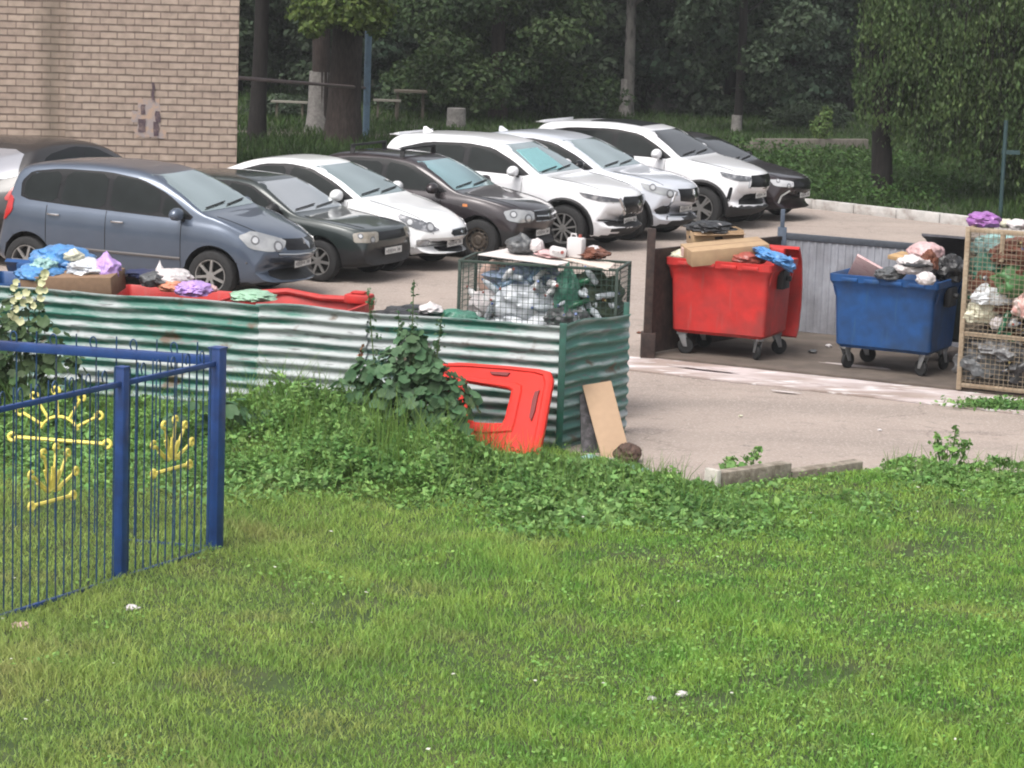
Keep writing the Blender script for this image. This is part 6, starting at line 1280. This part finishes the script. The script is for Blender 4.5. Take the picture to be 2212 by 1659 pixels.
def crown_pts(clumps, n, shell=.45):
    tot = sum(c[3]*c[4] for c in clumps); out = []; nrm = []
    for (cx, cy, cz, r_, rz_) in clumps:
        k = int(n*r_*rz_/tot); d = unit(rng.normal(size=(k, 3))); q = d*(shell+(1-shell)*rng.random((k, 1))**.7)
        # broken outline
        ph = 1+.22*np.sin(d[:, 0]*7+cx*3)*np.sin(d[:, 2]*6+cz*2)*1.2
        out.append(np.stack([cx+q[:, 0]*r_*ph, cy+q[:, 1]*r_*ph, cz+q[:, 2]*rz_*ph], 1)); nrm.append(d)
    return np.concatenate(out), np.concatenate(nrm)
def tree(name, base, tm, tmat, clumps, n, leaf, m, label, group=None, lime=None, droop=None, keep=None, aspect=.6):
    t = empty(name, base, 0, label, 'tree', group); o = tm.build('trunk', tmat, t, smooth=True, ang=60)
    if lime:
        b = MB(); h, r_, ln = lime; b.tube([(ln[0]*u*h, ln[1]*u*h, -.1 if u == 0 else h*u) for u in (0, .12, .3, .6, 1)], [r_*1.42, r_*1.2, r_*1.08, r_*1.03, r_*1.0], 16); b.build('limewash', LIME, t, smooth=True, ang=60)
    if clumps:
        P, Nn_ = crown_pts(clumps, n)
        if keep is not None: k = keep(P); P, Nn_ = P[k], Nn_[k]
        P[:, 2] = np.maximum(P[:, 2], .12)
        V, Fq = leaves(P, leaf, up=.35, N=Nn_*.8, aspect=aspect, droop=droop); link('crown', fast_mesh('crown', V, Fq), m, t)
    return t
def clumps_round(z0, z1, R_, n, seed, rmin=.28, squash=.75, cone=False):
    rr = random.Random(seed); out = []
    for k in range(n):
        u = (k+.5)/n; z = z0+(z1-z0)*u; env = (1-u)**.75 if cone else math.sin(math.pi*min(.98, max(.12, u*.85+.12)))**.7
        a = k*2.4+rr.uniform(-.4, .4); rad = R_*env*rr.uniform(.35, .8); c = R_*rr.uniform(rmin, rmin*1.5)*(.5+.5*env); out.append((math.cos(a)*rad, math.sin(a)*rad, z, c, c*squash))
    return out
g_ = 'trees of the wood behind the yard'
# big linden-like tree in the middle with branches down to the grass
tb = un(1075, 262)
tree('linden_tree', tb, trunk_mesh(9, .24, .06, seed=3), BARK, clumps_round(.7, 9.5, 3.4, 50, 5, cone=True, squash=.6), 42000, .15, LF['mid'], 'broad green tree whose low branches hang behind the white cars, greenest in the wood')
tb = un(1690, 262)
tree('fir_tree', tb+Vector((.3, .6, 0)), trunk_mesh(10, .26, .05, seed=4), BARK, clumps_round(.9, 10, 3.4, 46, 9, squash=.35), 40000, .16, LF['fir'], 'dark feathery tree between the pale birch trunk and the weeping tree')
tb = un(745, 318)
big = tree('oak_tree', tb, trunk_mesh(10, .41, .25, seed=5, limbs=5, l0=.36, flare=1.28), BARK, [(.1, -1.0, 3.3, .9, .50), (-.8, -.6, 3.3, .6, .45), (.7, -.8, 3.25, .5, .45), (.0, 0, 5.2, 2.2, .9), (.5, 0, 6.6, 2.4, 1.2), (.2, -.6, 4.0, 1.1, .5), (-.75, -1.1, 2.85, .32, .22), (.75, -1.0, 2.85, .28, .2)], 17000, .15, LF['lime'], 'thick brown trunk beside the pale blue post, with light green leaves at the picture top')
tb = un(555, 312); tree('oak_tree', tb, trunk_mesh(10, .20, .12, seed=6), BARKD, clumps_round(4.6, 9, 1.8, 14, 11), 6000, .17, LF['dark'], 'slim nearly black trunk just right of the brick building', g_)
tb = un(688, 285); tree('linden_tree', tb, trunk_mesh(10, .26, .14, lean=(.004, 0), seed=8, flare=1.1), BARK, clumps_round(5, 9, 2, 12, 13), 6000, .17, LF['dark'], 'trunk with a limewashed grey base left of the thick brown trunk', g_, lime=(1.55, .285, (.012, 0)))
tb = un(1352, 256); tree('birch_tree', tb, trunk_mesh(9, .17, .09, lean=(.02, 0), seed=2, limbs=4, flare=1.05), BARKG, [(1.2, -.6, 3.9, 1.3, .35), (.4, 0, 4.6, 1.8, .6), (.2, 0, 6.5, 2, 1.2)], 7000, .15, LF['fir'], 'straight pale birch trunk with limewashed base behind the white cars', lime=(1.15, .20, (.016, 0)))
for px, py, r_, h_, lb in [(1418, 248, .30, .95, 'left of two wide limewashed trunks right of the birch'), (1456, 250, .36, 1.0, 'right of two wide limewashed trunks right of the birch'), (1590, 292, .14, .55, 'pale limewashed trunk base near the dark parked saloon'), (985, 278, .26, .55, 'short pale tree stump behind the roofs of the white cars')]:
    tb = un(px, py)
    if 'stump' in lb:
        b = MB(); b.tube([(0, 0, -.1), (0, 0, .2), (0, 0, h_)], [r_*1.15, r_, r_*.97], 14); o = b.build('tree_stump', LIME, smooth=True, ang=50); o.location = tb; tag(o, lb, 'stump')
    else: tree('linden_tree', tb, trunk_mesh(9, r_*.9, .1, seed=int(px), flare=1.05), BARKD, clumps_round(1.3 if px > 1500 else 1.7, 8, 2.3, 20, px), 13000, .17, LF['dark'], lb, g_, lime=(h_, r_, (0, 0)))
# low table and bench in the wood
p = un(885, 262); tt = empty('picnic_table', p, .1, 'low grey wooden table among the trees behind the blue post', 'table'); b = MB(); b.box((-.45, -.3, .80), (.45, .3, .86)); b.build('top', mat('old_wood', (.14, .12, .095), .9, var=.2), tt)
for sx in (-.35, .35): b = MB(); b.box((sx-.04, -.04, 0), (sx+.04, .04, .80)); b.build('leg', MATS['old_wood'], tt)
p = un(835, 262); tt = empty('bench', p, .05, 'short pale bench plank left of the grey table in the wood', 'bench'); b = MB(); b.box((-.38, -.12, .55), (.38, .12, .60)); b.build('seat', mat('pale_wood', (.30, .28, .24), .9), tt)
for sx in (-.25, .25): b = MB(); b.box((sx-.03, -.03, 0), (sx+.03, .03, .55)); b.build('leg', MATS['old_wood'], tt)
p = un(625, 262); tt = empty('bench', p, -.1, 'pale bench plank between the black trunk and the limewashed trunk', 'bench'); b = MB(); b.box((-.5, -.12, .50), (.5, .12, .55)); b.build('seat', MATS['pale_wood'], tt)
for sx in (-.35, .35): b = MB(); b.box((sx-.03, -.03, 0), (sx+.03, .03, .5)); b.build('leg', MATS['old_wood'], tt)
# weeping tree on the right
wb_ = un(1908, 432); wt = empty('weeping_birch', wb_, 0, 'weeping tree with hanging green strands and a black trunk at the right', 'tree')
b = trunk_mesh(8, .22, .12, lean=(-.09, 0.02), seed=12, limbs=0, flare=1.15)
rr = random.Random(5)
for k in range(10):
    z = 3.0+k*.45; a = rr.uniform(-1.2, 1.2); b.tube([(-.09*z, .02*z, z), (-.09*z+1.4*math.cos(a), math.sin(a)*1.0, z+.8), (-.09*z+3.2*math.cos(a), math.sin(a)*2.4, z+.9)], .06, 6, r2=.015)
b.build('trunk', BARKD, wt, smooth=True, ang=60)
Pl = []; sb = MB()
def strand_zone(cx, cy, rx, ry, z1, z0f, n):
    for _ in range(n):
        a = rr.uniform(0, 6.28); q = rr.random()**.5; sx = cx+math.cos(a)*rx*q; sy = cy+math.sin(a)*ry*q; top = z1+rr.uniform(-1.4, .8); bot = z0f(sx)+abs(rr.gauss(0, .45)); sw = rr.uniform(-.15, .15)
        if rr.random() < .25: bot += rr.uniform(.3, 1.8)
        L_ = top-bot
        if L_ < .4: continue
        k = int(L_/.047)
        for i in range(k):
            u = (i+rr.random())/k; zz = top-L_*u
            if math.sin(zz*2.2+sx*1.7)+.6*math.sin(zz*5.1-sx*3) < -.55 and rr.random() < .75: continue
            Pl.append((sx+sw*u+.06*math.sin(zz*3+sx*5)+rr.gauss(0, .055), sy+rr.gauss(0, .055), zz))
        if rr.random() < .3: sb.tube([(sx, sy, top), (sx+sw*.5, sy, top-L_*.5), (sx+sw, sy, bot+.1)], .006, 4)
strand_zone(.88, -.5, 1.70, 1.4, 4.8, lambda x: 1.45 if x < 0 else (1.05 if x < .6 else (.72 if x < 1.4 else .45)), 560)
strand_zone(3.2, -.6, 1.9, 1.5, 5.4, lambda x: .55 if x < 2.3 else .25, 620)
strand_zone(.45, .2, 1.0, .9, 4.6, lambda x: 1.6, 120)
P = np.array(Pl); V, Fq = leaves(P, .105, up=.1, aspect=.46, droop=1.8); link('crown', fast_mesh('crown', V, Fq), LF['birch'], wt); sb.build('strand', BARKD, wt, fix=False)
# sapling and stakes on the verge
sp_ = un(1770, 335); tree('sapling', sp_, trunk_mesh(1.1, .03, .01, seed=20, limbs=3), BARK, [(0, 0, .7, .30, .35), (.12, 0, 1.05, .16, .2)], 500, .09, leafmat('sapling_leaf', (.11, .17, .05), .4, tr=.4), 'small bright green sapling on the verge left of the black trunk')
# rows behind: three grown trees copied
protoT = []
for k, (mm_, sq, cn) in enumerate([('dark', .6, False), ('fir', .4, True), ('mid', .6, False)]):
    t = tree(['linden_tree', 'fir_tree', 'oak_tree'][k], (-60+k*6, 95, 0), trunk_mesh(11, .22, .08, seed=30+k), BARKD, clumps_round(.5, 11.5, 3.3, 44, 40+k, squash=sq, cone=cn), 26000, .22, LF['dark' if k != 1 else 'fir'], None, 'background trees of the wood'); protoT.append(t)
names = ['densest dark tree of the wood', 'dark conical tree of the wood', 'rounder dark tree of the wood']
spots = []
for row, (yy, x0, x1, st) in enumerate([(84, -9, 17, 3.1), (92, -11, 20, 3.4), (102, -13, 22, 4.4)]):
    x = x0
    while x < x1: spots.append((x+random.uniform(-.6, .6), yy+random.uniform(-1.5, 1.5), row)); x += st
used = [False]*3
for i, (x, y, row) in enumerate(spots):
    k = (i*2+row) % 3
    if used[k]: t = copy_tree(protoT[k])
    else: t = protoT[k]; used[k] = True
    s = random.uniform(.85, 1.2); t.location = (x, y, 0); t.rotation_euler = (0, 0, random.uniform(0, 6.28)); t.scale = (s, s, s*random.uniform(.9, 1.15))
    t['label'] = names[k]+', far behind the parked cars'; t['category'] = 'tree'
# understorey shrubs hiding the wood floor
for i, (px, py, s) in enumerate([(600, 262, .7), (900, 250, .9), (1130, 255, 1.0), (1250, 250, .8), (1540, 262, .8), (1760, 285, .9), (1650, 262, 1.0)]):
    tb = un(px, py); t = empty('shrub', tb+Vector((0, 1.2, 0)), 0, None, 'shrub', 'shrubs on the edge of the wood')
    P, N2 = crown_pts([(0, 0, .45*s, 1.0*s, .5*s), (.7*s, .2, .4*s, .7*s, .45*s), (-.7*s, .1, .35*s, .8*s, .4*s)], 2600); P[:, 2] = np.maximum(P[:, 2], .05); V, Fq = leaves(P, .12, N=N2*.6); link('foliage', fast_mesh('foliage', V, Fq), LF['dark'], t)
    t['label'] = 'low dark shrub at the foot of the wood ' + ['right of the black trunk', 'near the grey picnic table', 'under the greenest tree', 'left of the pale birch trunk', 'right of the wide limewashed trunks', 'behind the bright sapling', 'under the feathery dark tree'][i]
# ---------------------------------------------------------------- thin haze volume added to lift the blacks of the wood
hz = MB(); hz.box((-70, -3, -1), (70, 135, 16)); hz = hz.build('haze', None); hz['kind'] = 'stuff'; hz['label'] = 'thin haze added over the yard and the wood to lift the blacks'; hz['category'] = 'haze'
HM = bpy.data.materials.new('haze_air'); HM.use_nodes = True; nn_ = HM.node_tree.nodes; nn_.remove(nn_["Principled BSDF"]); pv = nn_.new("ShaderNodeVolumePrincipled")
pv.inputs['Color'].default_value = (.9, .93, .95, 1); pv.inputs['Density'].default_value = .00042; HM.node_tree.links.new(pv.outputs[0], nn_["Material Output"].inputs['Volume']); hz.data.materials.append(HM)
